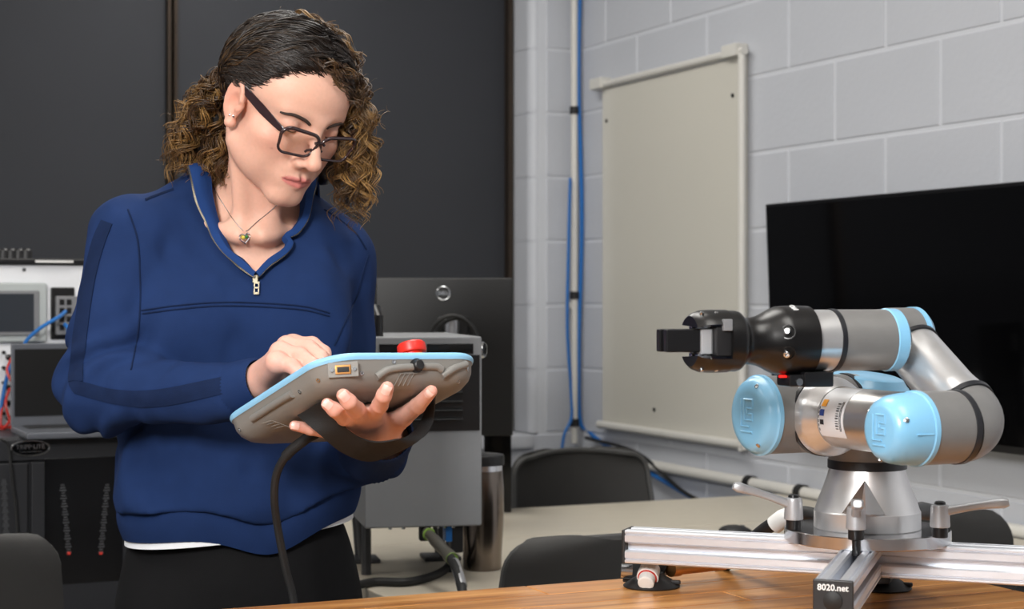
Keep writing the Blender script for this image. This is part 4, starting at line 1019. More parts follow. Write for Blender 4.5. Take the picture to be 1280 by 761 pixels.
def smax(a, b, k): return -smin(-a, -b, k)
def rc(p, a, b, ra, rb):
    a, b = arr(a), arr(b); ba = b - a; q = p - a; h = np.clip(q @ ba / (ba @ ba), 0, 1)
    return np.linalg.norm(q - h[:, None] * ba, axis=1) - (ra + (rb - ra) * h)
def ell(p, c, r, M=None):
    q = p - arr(c)
    if M is not None: q = q @ M
    r = np.array(r); k0 = np.linalg.norm(q / r, axis=1); k1 = np.linalg.norm(q / (r * r), axis=1) + 1e-9; return k0 * (k0 - 1) / k1
def sph(p, c, r): return np.linalg.norm(p - arr(c), axis=1) - r
def vnoise(p, s):
    q = p * s; i = np.floor(q).astype(np.int64); f = q - i; f = f * f * (3 - 2 * f)
    def hsh(a, b, c):
        n = (a * 374761393 + b * 668265263 + c * 2147483647) & 0x7fffffff; n = ((n ^ (n >> 13)) * 1274126177) & 0x7fffffff; return ((n ^ (n >> 16)) & 0xffff) / 32767.5 - 1
    o = 0
    for a in (0, 1):
        for b in (0, 1):
            for c in (0, 1):
                w = (f[:, 0] if a else 1 - f[:, 0]) * (f[:, 1] if b else 1 - f[:, 1]) * (f[:, 2] if c else 1 - f[:, 2]); o = o + w * hsh(i[:, 0] + a, i[:, 1] + b, i[:, 2] + c)
    return o
# ------------------------------------------------------------ the woman
def npM(M): return np.array([[M[i][j] for j in range(3)] for i in range(3)])
def rotx(a): c, s = math.cos(a), math.sin(a); return np.array([[1, 0, 0], [0, c, -s], [0, s, c]])
def roty(a): c, s = math.cos(a), math.sin(a); return np.array([[c, 0, s], [0, 1, 0], [-s, 0, c]])
def rotz(a): c, s = math.cos(a), math.sin(a); return np.array([[c, -s, 0], [s, c, 0], [0, 0, 1]])
HR = rotz(math.radians(47)) @ roty(math.radians(4)) @ rotx(math.radians(31)); HSV = np.array([1.035, .99, .90]); HS = .93
H0 = arr(W(348.5, 136, 2.27))
def hl(p): return (p - H0) @ HR / HSV          # world -> head local (x her left, y backwards, z up)
def hw(q): return (np.atleast_2d(np.array(q, float)) * HSV) @ HR.T + H0
def hv(q): return Vector(hw(q)[0])
def px_of(p): return np.stack([640 + F * p[:, 0] / p[:, 1], HY - F * (p[:, 2] - CZ) / p[:, 1]], 1)
TD = 2.37; TC = np.array([(300 - 640) / F * TD, TD]); TY = math.radians(12)
person = thing('person', Vector((TC[0], TC[1], 0)), 'woman in a navy zip sweatshirt and glasses looking down at a tablet', 'person')
# garment without the neck opening
LZ = np.array([.86, .90, .935, 1.0, 1.10, 1.20, 1.27, 1.32, 1.355, 1.385, 1.41])
LA = np.array([.158, .158, .165, .170, .158, .148, .146, .140, .112, .075, .055])
LB = np.array([.118, .120, .128, .134, .126, .124, .118, .100, .080, .062, .05])
cT, sT = math.cos(TY), math.sin(TY)
def tl_(p):
    x, y = p[:, 0] - TC[0], p[:, 1] - TC[1]; return x * cT + y * sT, -x * sT + y * cT
def loft(p, ins=0.0):
    x, y = tl_(p); z = p[:, 2]; a = np.interp(z, LZ, LA) - ins; b = np.interp(z, LZ, LB) - ins
    yc = np.interp(z, [.9, 1.25, 1.4], [0, 0, .02]); e = 2.3
    r = (np.abs(x / a) ** e + np.abs((y - yc) / b) ** e) ** (1 / e)
    d = (r - 1) * np.minimum(a, b) * .8
    return np.maximum(d, np.maximum(z - 1.41, .86 - z) * .9)
def tw_(x, y, z): return np.array([TC[0] + x * cT - y * sT, TC[1] + x * sT + y * cT, z])
RS, RE, RW_ = W(162, 297, 2.29), W(121, 493, 2.23), W(285, 490, 2.145)
LS, LE, LW = W(422, 322, 2.42), W(424, 572, 2.42), W(466, 560, 2.20)
NB = arr(W(312, 262, 2.385))
def garment0(p):
    d = loft(p)
    for s in (-1, 1): d = smin(d, ell(p, tw_(s * .068, -.078, 1.205), (.072, .060, .075)), .05)
    d = smin(d, rc(p, W(290, 262, 2.39), RS, .045, .052), .05)
    d = smin(d, rc(p, W(335, 264, 2.39), LS, .043, .050), .05)
    ra = smin(rc(p, RS, RE, .053, .047), rc(p, RE, RW_, .0475, .035), .02)
    la = smin(rc(p, LS, LE, .050, .047), rc(p, LE, LW, .048, .040), .02)
    d = smin(d, ra, .018); d = smin(d, la, .018); return d
def folds(p):
    n = .0075 * vnoise(p * np.array([1, 1, .45]), 15.) + .0028 * vnoise(p * np.array([1, 1, .6]) + 3.1, 42.)
    q = p - arr(RE); w = np.exp(-(q ** 2).sum(1) / .008)
    e = arr(RW_) - arr(RE); e /= np.linalg.norm(e); u = arr(RS) - arr(RE); u /= np.linalg.norm(u); b = (e + u)
    n = n + w * .0085 * np.sin((q @ (e - u)) * 100 + 3 * vnoise(p, 20.))
    q2 = p - arr(LE); n = n + np.exp(-(q2 ** 2).sum(1) / .01) * .004 * np.sin(q2[:, 0] * 130 + q2[:, 2] * 60)
    # long drag folds on the front, falling from the bust towards the waist
    x, y = tl_(p); zz = p[:, 2]
    n = n + .0035 * np.exp(-((zz - 1.02) / .08) ** 2) * np.sin(x * 55 + zz * 22 + 2 * vnoise(p, 7.))
    n = n + .006 * np.exp(-((zz - .965) / .025) ** 2)
    return n
def hem_x(x, y): return .932 + .10 * x - .030 * np.exp(-((x - .035) / .06) ** 2) * np.clip(-y / .05, 0, 1)
def hemz(p):
    x, y = tl_(p); return hem_x(x, y) + .040
def poly_sdf(P, poly):
    poly = np.array(poly, float); d = np.full(len(P), 1e9); s = np.ones(len(P)); n = len(poly)
    for i in range(n):
        a, b = poly[i], poly[i - 1]; e = b - a; w = P - a; t = np.clip((w @ e) / (e @ e), 0, 1); bb = w - t[:, None] * e; d = np.minimum(d, (bb ** 2).sum(1))
        c1 = P[:, 1] >= a[1]; c2 = P[:, 1] < b[1]; c3 = e[0] * w[:, 1] > e[1] * w[:, 0]
        flip_ = (c1 & c2 & c3) | (~c1 & ~c2 & ~c3); s[flip_] *= -1
    return s * np.sqrt(d)
VNECK = [(262, 222), (264, 250), (269, 270), (277, 292), (288, 317), (303, 328), (317, 346), (323, 346), (335, 330), (352, 318), (358, 308), (354, 300), (365, 291), (374, 280), (376, 252), (374, 235), (360, 205), (330, 190), (285, 195)]
def garment(p):
    d = garment0(p) - folds(p)
    d = np.maximum(d, (hemz(p) - p[:, 2]))
    v = poly_sdf(px_of(p), VNECK) / F * p[:, 1]; v = np.maximum(v, p[:, 1] - (TD + .01)); v = np.maximum(v, 1.26 - p[:, 2])
    return smax(d, -v, .004)
def trace(pts, f, d0=1.75, n=60):
    pts = np.array(pts, float); D = np.stack([(pts[:, 0] - 640) / F, np.ones(len(pts)), -(pts[:, 1] - HY) / F], 1); L = np.linalg.norm(D, axis=1)
    t = np.full(len(pts), d0); O = np.array([0, 0, CZ])
    for i in range(n): t = t + np.clip(f(O + D * t[:, None]), -.02, .05) * .8 / L
    return O + D * t[:, None]
def grad(p, f, e=.002):
    g = np.stack([f(p + np.eye(3)[i] * e) - f(p - np.eye(3)[i] * e) for i in range(3)], 1); return g / (np.linalg.norm(g, axis=1)[:, None] + 1e-9)
def dens(pts, n=8): return [(q.x, q.y) for q in bezier([Vector((a, b, 0)) for a, b in pts], n)]
gfull = lambda p: garment0(p) - folds(p)

mat('sweat_navy', (27, 47, 88), 0.9, var=0.07, vscale=30, bump=0.3, bscale=1500, spec=0.15)
mat('sweat_stripe', (18, 33, 64), 0.9, spec=0.15, var=0.10, vscale=60, bump=0.3, bscale=900)
mat('sweat_lining', (30, 58, 110), 0.9, spec=0.15, var=0.06, vscale=40)
V, Fc = surface_nets(garment, (-.68, 1.98, .86), (-.12, 2.56, 1.43), .0042)
V = relax(V, Fc, 2, .45)
sweat = np_mesh('sweatshirt', V, Fc, 'sweat_navy', person)
def surf_line(pts, lift, f=gfull, n=8):
    P = trace(dens(pts, n), f); return P + grad(P, f) * lift
def seam(pts, r=.0012, lift=.0004): obj('seam', MB().tube([Vector(q) for q in surf_line(pts, lift)], r, 6), 'sweat_stripe', sweat)
for pts in ([(177, 388), (220, 382), (272, 378), (330, 379), (380, 383), (412, 391)], [(178, 392), (222, 386.5), (272, 382.5), (330, 383.5), (380, 387.5), (412, 395)],
            [(160, 262), (172, 300), (175, 350), (175, 388), (170, 430), (164, 462)], [(182, 249), (200, 242), (217, 236)], [(460, 318), (452, 345), (446, 370), (432, 400), (418, 432)], [(405, 262), (425, 275), (445, 292), (458, 312)],
            [(182, 250.5), (200, 243.5), (217, 237.5)]): seam(pts)
def stripe(l, r, m, name, lift=.0012):
    A_ = surf_line(l, lift); B_ = surf_line(r, lift); rows = []
    n = min(len(A_), len(B_))
    for i in range(n):
        mid = []
        for k in range(5):
            q = A_[i] * (1 - k / 4) + B_[i] * (k / 4); mid.append(q)
        mid = np.array(mid); 
        for it in range(3): mid = mid - grad(mid, gfull) * (gfull(mid) - lift)[:, None]
        rows.append([Vector(q) for q in mid])
    return obj(name, MB().sheet(rows, .0005), m, sweat, 60)
stripe([(127, 275), (116, 300), (106, 340), (98, 380), (92, 420), (88, 450), (86, 478)], [(141, 280), (131, 306), (121, 342), (114, 382), (109, 420), (105, 452), (104, 476)], 'sweat_stripe', 'sleeve_stripe')
stripe([(87, 474), (108, 478), (140, 486), (180, 488), (220, 483), (278, 471)], [(93, 492), (114, 498), (145, 505), (180, 509), (220, 505), (279, 492)], 'sweat_stripe', 'sleeve_stripe')
# hem band and cuffs (ribbed)
rows = []
nt = 180
for j in range(9):
    f = j / 8; row = []
    for i in range(nt):
        t = 2 * math.pi * i / nt; rp = .0005 * (1 if i % 2 else -1)
        zz = .99 - f * .056; a = np.interp(zz, LZ, LA) - .008 + .006 * math.sin(f * math.pi) + rp; b = np.interp(zz, LZ, LB) - .007 + .006 * math.sin(f * math.pi) + rp
        e = 2 / 2.3; x = a * math.copysign(abs(math.cos(t)) ** e, math.cos(t)); y = b * math.copysign(abs(math.sin(t)) ** e, math.sin(t))
        w = tw_(x, y, 0); row.append(Vector((w[0], w[1], hem_x(x, y) + .058 * (1 - f))))
    rows.append(row)
obj('hem_band', MB().loft(rows, False, False), 'sweat_navy', sweat, 80)
def cuff(a, b, ra, rb):
    a, b = Vector(a), Vector(b); ax = (b - a).normalized(); x = ax.orthogonal().normalized(); y = ax.cross(x); L = (b - a).length; rings = []
    for f, k in ((0, -.004), (.02, .001), (.2, .0015), (.5, .0005), (.85, .0), (.97, -.001), (1, -.004), (.9, -.006)):
        r = ra + (rb - ra) * f + k; rings.append([a + ax * (L * f) + (x * math.cos(2 * math.pi * i / 96) + y * math.sin(2 * math.pi * i / 96)) * (r + (.0006 if i % 2 else -.0006)) for i in range(96)])
    obj('cuff', MB().loft(rings, False, False), 'sweat_navy', sweat, 80)
CW1 = W(326, 477, 2.118); cuff(RW_ + (RW_ - CW1).normalized() * .010, CW1, .0345, .0315)
CW2 = W(481, 541, 2.09); cuff(LW + (LW - CW2).normalized() * .012, CW2, .043, .037)
# collar: from the zip stop up one edge, round the neck and down the other
ci = [(319, 346), (303, 328), (289, 317), (277, 291), (269, 270), (264, 248), (263, 226)]
co = [(318, 349), (298, 338), (283, 322), (268, 303), (257, 284), (243, 264), (237, 238)]
di = [(321, 346), (336, 329), (352, 318), (358, 308), (354, 300), (366, 290), (375, 278), (376, 262), (377, 246)]
do = [(322, 349), (339, 335), (356, 323), (364, 310), (360, 301), (373, 296), (384, 281), (388, 264), (392, 248)]
def flap(I, O, li, lo_): return surf_line(I, li, gfull, 6), surf_line(O, lo_, gfull, 6)
a_i, a_o = flap(ci, co, .0035, .009); b_i, b_o = flap(di, do, .0035, .009)
# the standing collar lifts off the shirt towards the neck
def lift_up(P, amt):
    n = len(P); return np.array([P[i] + np.array([0, -.1, 1.0]) * amt * max(0, (i / (n - 1) - .55) / .45) ** 1.5 for i in range(n)])
a_i2, a_o2 = lift_up(a_i, .012), lift_up(a_o, .026); b_i2, b_o2 = lift_up(b_i, .012), lift_up(b_o, .022)
back_i = [arr(W(268, 204, 2.40)), arr(W(290, 190, 2.45)), arr(W(322, 188, 2.475)), arr(W(352, 200, 2.46)), arr(W(372, 222, 2.42))]
back_o = [arr(W(238, 214, 2.42)), arr(W(268, 205, 2.49)), arr(W(322, 205, 2.52)), arr(W(368, 214, 2.49)), arr(W(390, 230, 2.43))]
def chain(a, bk, b): return [Vector(q) for q in a] + bezier([Vector(a[-1])] + [Vector(q) for q in bk] + [Vector(b[-1])], 6)[1:-1] + [Vector(q) for q in b[::-1]]
inn = chain(a_i2, back_i, b_i2); out = chain(a_o2, back_o, b_o2); m_ = min(len(inn), len(out))
rows = []
for i in range(m_):
    mid = inn[i].lerp(out[i], .5) + Vector((0, -.004, .004)); rows.append([inn[i], inn[i].lerp(mid, .5), mid, mid.lerp(out[i], .5), out[i]])
obj('collar', MB().sheet(rows, .0028), 'sweat_lining', sweat, 60)
rows2 = [[r[4] + Vector((0, .0, -.0005)), r[4] + Vector((0, .012, -.020)) * 1.0, r[4] + Vector((0, .03, -.045))] for r in rows[len(a_o):len(rows) - len(b_o)]]
obj('collar_stand', MB().sheet(rows2, .003), 'sweat_navy', sweat, 60)
# zip: teeth along both free edges
mat('zip_metal', (112, 106, 92), 0.42, 1.0, var=0.1, vscale=300)
mat('zip_tape', (16, 26, 54), 0.8)
for P in (a_o2, b_o2):
    L_ = bezier([Vector(q) for q in P], 3); mb = MB(); acc = 0; prev = L_[0]
    step = .0021; pos_ = 0.0; cum = [0]
    for q, r in zip(L_, L_[1:]): cum.append(cum[-1] + (r - q).length)
    tot = cum[-1]; k = 0
    while k * step < tot:
        s_ = k * step; i = max(0, np.searchsorted(cum, s_) - 1); i = min(i, len(L_) - 2); t_ = (s_ - cum[i]) / max(1e-6, cum[i + 1] - cum[i]); c = L_[i].lerp(L_[i + 1], t_); d__ = (L_[i + 1] - L_[i]).normalized()
        x = d__; z = Vector((0, -1, 0)); z = (z - x * z.dot(x)).normalized(); y = z.cross(x)
        mb.box(c + z * .0012, (.0011, .0030, .0016), Matrix((x, y, z)).transposed()); k += 1
    tag(obj('zip_teeth', mb, 'zip_metal', sweat, 0), kind='stuff')
    obj('zip_tape', MB().tube([q + Vector((0, .0005, 0)) for q in L_], .0022, 6), 'zip_tape', sweat)
zp = trace([(320, 350), (321.5, 361)], gfull); zn = Vector((0, -1, .25)).normalized()
x_ = Vector((1, 0, 0)); M = Matrix((x_, zn.cross(x_), zn)).transposed()
mb = MB(); mb.box(Vector(zp[0]) + zn * .005, (.0075, .011, .004), M, .001); zs_ = obj('zip_slider', mb, 'zip_metal', sweat)
mb = MB(); c = Vector(zp[1]) + zn * .006; ydn = M @ Vector((0, 1, 0))
for dx in (-.0028, .0028): mb.box(c + x_ * dx, (.0016, .016, .0012), M)
for dy in (-.0074, .0, .0068): mb.box(c + ydn * dy, (.0072, .0028 if dy else .002, .0012), M)
obj('zip_pull', mb, 'zip_metal', sweat)
# undershirt edge and trousers
mat('shirt_white', (226, 228, 232), 0.8); mat('trouser_black', (13, 13, 15), 0.85, spec=0.2, var=0.1, vscale=50, bump=0.2, bscale=900)
HIPC = tw_(0, .01, .0)
def trousers(p, ins=0.0):
    x, y = tl_(p); z = p[:, 2]
    d = ell(p, tw_(0, .008, .855), (.158 - ins, .122 - ins, .17 - ins))
    q = np.stack([x, y, z], 1)
    for s in (-1, 1):
        d = smin(d, rc(q, (s * .078, .0, .80), (s * .088, .0, .46), .088 - ins, .056 - ins), .04)
        d = smin(d, rc(q, (s * .088, .0, .46), (s * .094, .03, .09), .056 - ins, .038 - ins), .02)
    d = np.maximum(d, z - .985); return np.maximum(d, .075 - z)
def tr_f(p): return trousers(p) - .002 * vnoise(p * np.array([1, 1, .5]), 22.)
V, Fc = surface_nets(tr_f, (-.62, 2.15, .05), (-.12, 2.60, 1.0), .009); np_mesh('trousers', relax(V, Fc, 2, .5), Fc, 'trouser_black', person)
rows = []
for zz, k in ((1.0, -.014), (.945, -.005), (.923, -.003), (.922, -.007)):
    row = []
    for i in range(72):
        t = 2 * math.pi * i / 72; e = 2 / 2.2; x = (.158 + k) * math.copysign(abs(math.cos(t)) ** e, math.cos(t)); y = (.124 + k) * math.copysign(abs(math.sin(t)) ** e, math.sin(t))
        w = tw_(x, y, 0); row.append(Vector((w[0], w[1], zz + .10 * x)))
    rows.append(row)
obj('undershirt', MB().loft(rows, False, False), 'shirt_white', person, 70)
for s in (-1, 1):
    def shoe(p, s=s):
        x, y = tl_(p); q = np.stack([x - s * .098, y, p[:, 2]], 1)
        d = smin(ell(q, (0, .03, .052), (.040, .055, .055)), ell(q, (s * .01, -.075, .035), (.045, .10, .042)), .04)
        return np.maximum(d, .004 - p[:, 2])
    c = tw_(s * .098, 0, 0); V, Fc = surface_nets(shoe, (c[0] - .12, c[1] - .24, -.01), (c[0] + .12, c[1] + .16, .13), .006)
    sh = np_mesh('shoe', relax(V, Fc, 1), Fc, 'black_plastic', person)
    mb = MB(); pts = []
    rings = []
    for z in (0.0, .014):
        ring_ = []
        for i in range(32):
            t = 2 * math.pi * i / 32; w = tw_(s * .098 + s * .008 * (math.sin(t) < 0) + .042 * math.cos(t), -.045 + .125 * math.sin(t), z); ring_.append(Vector(w))
        rings.append(ring_)
    obj('sole', MB().loft(rings), 'white_plastic', sh)
# ------------------------------------------------------------ head, neck, chest and hands (skin)
def g2(q, c, s): return np.exp(-(((q - np.array(c)) / np.array(s)) ** 2).sum(1))
def head_local(q):
    ax = np.abs(q[:, 0]); m = np.stack([ax, q[:, 1], q[:, 2]], 1)      # mirrored
    d = ell(q, (0, .006, .045), (.0700, .085, .081))
    d = smin(d, ell(q, (0, -.028, .040), (.060, .056, .056)), .03)
    d = smin(d, ell(q, (0, -.030, -.032), (.053, .052, .062)), .03)
    d = smin(d, rc(m, (.050, -.010, -.056), (.012, -.074, -.097), .013, .013), .032)
    d = smin(d, ell(q, (0, -.078, -.097), (.017, .013, .014)), .02)
    d = smin(d, ell(m, (.040, -.052, -.018), (.024, .024, .020)), .02)
    d = smin(d, ell(m, (.030, -.040, -.048), (.029, .036, .040)), .02)
    d = smin(d, rc(m, (.004, -.083, .024), (.040, -.066, .028), .006, .005), .016)
    d = smax(d, -ell(m, (.032, -.094, .011), (.019, .014, .012)), .016)
    d = smin(d, sph(m, (.0315, -.0690, .0095), .0132), .004)                     # closed lids
    d = smin(d, rc(q, (0, -.080, .022), (0, -.107, -.028), .0062, .0078), .012)
    d = smin(d, sph(q, (0, -.1065, -.0325), .0095), .008)
    d = smin(d, ell(m, (.0120, -.0940, -.0370), (.0075, .010, .0075)), .006)
    d = smax(d, -ell(m, (.0058, -.1010, -.0425), (.0032, .0055, .0030)), .004)
    d = smin(d, ell(q, (0, -.076, -.066), (.027, .018, .024)), .018)
    # lips
    d = smin(d, rc(m, (.0045, -.0960, -.0605), (.021, -.0855, -.0655), .0042, .0014), .006)
    d = smin(d, rc(m, (.0, -.0935, -.0715), (.0175, -.0860, -.0685), .0056, .0018), .006)
    d = smax(d, -rc(m, (.0, -.1000, -.0660), (.022, -.0880, -.0667), .0010, .0006), .0035)
    d = smax(d, -rc(q, (0, -.1015, -.050), (0, -.098, -.057), .0022, .0028), .005)   # philtrum
    # ears
    el = ell(m, (.0715, -.004, .002), (.0060, .0175, .0310))
    el = smax(el, -ell(m, (.0785, -.0075, -.001), (.0075, .0090, .0160)), .004)
    th = np.radians(np.linspace(172, -72, 9))
    hel = None
    for k in range(8):
        a0, a1 = th[k], th[k + 1]
        P = [(.0745 + .0015 * math.sin(a), -.004 + .0160 * math.cos(a), .004 + .0275 * math.sin(a)) for a in (a0, a1)]
        seg_ = rc(m, P[0], P[1], .0034, .0034); hel = seg_ if hel is None else np.minimum(hel, seg_)
    el = smin(el, hel, .004); el = smin(el, sph(m, (.0715, -.010, -.0300), .0078), .006); el = smin(el, rc(m, (.0715, -.018, .0), (.0735, -.016, -.006), .004, .004), .004)
    d = smin(d, el, .005)
    return d
NT = hw((0, .010, -.050))[0]
def neckf(p):
    d = rc(p, NB + np.array([0, 0, -.03]), NT, .051, .038)
    # tendon from behind the ear to the notch between the collar bones
    nt_ = arr(W(311, 290, 2.275))
    d = smin(d, rc(p, nt_ + np.array([-.012, .012, .0]), hw((-.050, .010, -.032))[0], .007, .013), .022)
    d = smin(d, rc(p, nt_ + np.array([.020, .012, .0]), hw((.050, .010, -.032))[0], .007, .013), .022)
    d = smin(d, rc(p, nt_ + np.array([0, .03, .01]), hw((0, -.015, -.075))[0], .018, .018), .03)
    return d
def chest(p):
    d = garment0(p) + .0125
    nt_ = arr(W(311, 291, 2.262)); d = smax(d, -sph(p, nt_ + np.array([0, -.006, 0]), .012), .014)
    for s, e in ((-1, W(225, 268, 2.31)), (1, W(400, 282, 2.36))): d = smin(d, rc(p, nt_ + np.array([s * .016, .010, -.004]), e, .007, .006), .014)
    return d
def headneck(p):
    d = head_local(hl(p)) * HS; d = smin(d, neckf(p), .008); return smin(d, chest(p), .030)
def headcut(p): return np.maximum(headneck(p), 1.20 - p[:, 2])
def skin_col(q):
    base = np.array(lin((218, 172, 152))[:3]); c = np.tile(base, (len(q), 1))
    def mixc(w, col):
        nonlocal c; w = np.clip(w, 0, 1)[:, None]; c = c * (1 - w) + np.array(lin(col)[:3]) * w
    m = np.stack([np.abs(q[:, 0]), q[:, 1], q[:, 2]], 1)
    mixc(.45 * g2(m, (.042, -.06, -.022), (.022, .03, .02)), (214, 140, 122)); mixc(.4 * g2(q, (0, -.105, -.033), (.014, .014, .012)), (210, 138, 118))
    mixc(.6 * g2(m, (.076, -.004, .0), (.01, .02, .03)), (216, 142, 122)); mixc(.35 * g2(m, (.032, -.08, .012), (.017, .02, .008)), (196, 140, 122))
    lipz = np.abs(q[:, 2] + .0663) / (.0078 * np.sqrt(np.clip(1 - (q[:, 0] / .0235) ** 2, 0.02, 1)) + .0005)
    lip = np.clip((1.15 - lipz) / .3, 0, 1) * (q[:, 1] < -.078) * (np.abs(q[:, 0]) < .0235); mixc(.85 * lip, (196, 112, 110))
    mixc(.8 * np.exp(-((q[:, 2] + .0663) / .0010) ** 2) * (q[:, 1] < -.080) * (np.abs(q[:, 0]) < .022), (120, 60, 58))
    for (mx_, my_, mz_) in ((-.047, -.058, -.030),): mixc(.9 * g2(q, (mx_, my_, mz_), (.0016, .02, .0016)), (130, 80, 64))
    return c
V, Fc = surface_nets(headcut, (-.56, 2.02, 1.19), (-.10, 2.56, 1.64), .0021)
# keep only what can show: head, neck and the front of the chest
V = relax(V, Fc, 1, .35); HV, HF = V, Fc
HCOL = skin_col(hl(V))
# hands -----------------------------------------------------------
def pl(px, py, t):      # point seen at px,py at distance t below the tablet's rim plane
    r = ray(px, py); P0 = PC + pn * t; return CAMP + r * ((P0 - CAMP).dot(pn) / r.dot(pn))
def finger(p, pts, rs, k=.003):
    d = None
    for i in range(len(pts) - 1):
        s = rc(p, pts[i], pts[i + 1], rs[i], rs[i + 1]); d = s if d is None else smin(d, s, k)
    return d
LH = dict(wr=pl(480, 553, .052), palm=pl(459, 532, .050))
LF = [([pl(468, 519, .050), pl(475, 506, .054), pl(480, 494, .051), pl(484, 485, .0455)], (.0098, .0092, .0086, .0076)),
      ([pl(454, 523, .050), pl(446, 512, .055), pl(436, 502, .052), pl(429, 494, .0455)], (.0098, .0094, .0088, .0076)),
      ([pl(443, 530, .050), pl(430, 522, .055), pl(418, 512, .052), pl(409, 505, .0455)], (.0094, .0088, .0082, .0070)),
      ([pl(432, 541, .050), pl(410, 540, .052), pl(388, 536, .049), pl(368, 532, .0445)], (.0088, .0078, .0072, .0062)),
      ([pl(484, 538, .050), pl(504, 521, .050), pl(522, 507, .048), pl(539, 489, .0445)], (.0140, .0115, .0095, .0072))]
def lhand(p):
    d = rc(p, LW, LH['wr'], .027, .025)
    d = smin(d, rc(p, LH['wr'], LF[1][0][0], .023, .0125), .02); d = smin(d, rc(p, LH['wr'], LF[0][0][0], .020, .0120), .02)
    d = smin(d, rc(p, LH['wr'], LF[2][0][0], .020, .0120), .02); d = smin(d, rc(p, LH['wr'], LF[3][0][0], .018, .0105), .02)
    for i, (pts, rs) in enumerate(LF): d = smin(d, finger(p, pts, rs), .009 if i < 4 else .014)
    for i in range(4): d = smin(d, sph(p, LF[i][0][0] + pn * .003, .0095), .006)
    return d
RWR = W(328, 475, 2.12)
RF = [([W(366, 432, 2.125), W(390, 431, 2.115), W(404, 441, 2.10), W(410, 466, 2.07)], (.0118, .0102, .0094, .008)),
      ([W(359, 434, 2.100), W(386, 435, 2.090), W(401, 447, 2.075), W(404, 472, 2.05)], (.0122, .0104, .0096, .008)),
      ([W(351, 441, 2.072), W(375, 444, 2.062), W(391, 456, 2.050), W(392, 480, 2.03)], (.0118, .0100, .0092, .008)),
      ([W(346, 453, 2.050), W(365, 457, 2.042), W(377, 470, 2.035), W(376, 490, 2.03)], (.0108, .0090, .0082, .007)),
      ([W(345, 462, 2.12), W(372, 458, 2.135), W(392, 462, 2.13)], (.013, .0105, .008))]
def rhand(p):
    d = rc(p, RW_, RWR, .022, .021)
    for i in range(4): d = smin(d, rc(p, RWR, RF[i][0][0], .0165, .0130), .010)
    for i, (pts, rs) in enumerate(RF): d = smin(d, finger(p, pts, rs), .006)
    for i in range(4): d = smin(d, sph(p, RF[i][0][0] + Vector((0, -.002, .002)), .0108), .006)
    return d
def bbox(pts, m): a = np.array([arr(q) for q in pts]); return a.min(0) - m, a.max(0) + m
parts = [(HV, HF, HCOL)]
HANDC = np.array(lin((220, 172, 156))[:3]); TIPC = np.array(lin((212, 136, 120))[:3]); NAIL = np.array(lin((230, 178, 166))[:3])
for f, FF, w0 in ((lhand, LF, LH['wr']), (rhand, RF, RWR)):
    allp = [q for pts, _ in FF for q in pts] + [w0, LW if f is lhand else RW_]
    lo, hi = bbox(allp, .03); V, Fc = surface_nets(f, lo, hi, .0017); V = relax(V, Fc, 1, .4)
    c = np.tile(HANDC, (len(V), 1))
    for pts, rs in FF:
        w = np.exp(-((V - arr(pts[-1])) ** 2).sum(1) / .00022)[:, None] * .5; c = c * (1 - w) + TIPC * w
        for q in pts[:2]:
            w = np.exp(-((V - arr(q)) ** 2).sum(1) / .00014)[:, None] * .35; c = c * (1 - w) + TIPC * w
    parts.append((V, Fc, c))
# hidden body under the clothes, coarse
def under(p):
    d = np.maximum(np.maximum(garment0(p) + .022, p[:, 2] - 1.26), .93 - p[:, 2]); return np.minimum(d, np.maximum(trousers(p, .018), p[:, 2] - .95))
V, Fc = surface_nets(under, (-.68, 1.98, .0), (-.12, 2.60, 1.33), .016); parts.append((V, Fc, np.tile(HANDC, (len(V), 1))))
Vs, Fs, Cs, o_ = [], [], [], 0
for v, f, c in parts: Vs.append(v); Fs.append(f + o_); Cs.append(c); o_ += len(v)
mat('skin', (224, 176, 154), 0.48, attr='Col', var=0.03, vscale=220, bump=0.05, bscale=700, spec=0.35, sss=0.12)
body = np_mesh('body', np.concatenate(Vs), np.concatenate(Fs), 'skin', person, np.concatenate(Cs))
# finger nails on the supporting hand
mat('nail', (238, 196, 186), 0.25)
for pts, rs in LF:
    t_ = (pts[-1] - pts[-2]).normalized(); n_ = (CAMP - pts[-1]).normalized(); n_ = (n_ - t_ * n_.dot(t_)).normalized(); s_ = t_.cross(n_); r = rs[-1]
    rows = [[pts[-1] + t_ * (r * (.95 - 1.5 * j / 4) * (1 - .12 * abs(i - 2) / 2)) + s_ * (r * .62 * (i - 2) / 2) + n_ * (r * (1.05 - .22 * ((i - 2) / 2) ** 2) + (-.0022 if j == 0 else 0)) for i in range(5)] for j in range(5)]
    obj('finger_nail', MB().sheet(rows, .0006), 'nail', person, 70)
# strap over the supporting hand
mat('webbing', (13, 13, 14), 0.7, var=0.15, vscale=300, bump=0.5, bscale=1200)
up_e = [(401, 503), (428, 531), (449, 547), (470, 553), (495, 550), (513, 542), (526, 526), (533, 503)]
lo_e = [(371, 519), (397, 541), (428, 566), (464, 577), (505, 562), (529, 546), (541, 526), (543, 495)]
dep_u = [.038, .062, .076, .086, .088, .078, .060, .040]; dep_l = [.038, .066, .086, .094, .094, .084, .064, .040]
E1 = bezier([pl(*q, t) for q, t in zip(up_e, dep_u)], 6); E2 = bezier([pl(*q, t) for q, t in zip(lo_e, dep_l)], 6)
rows = [[a.lerp(b, k / 4) for k in range(5)] for a, b in zip(E1, E2)]
obj('hand_strap', MB().sheet(rows, .0018), 'webbing', pend, 60)
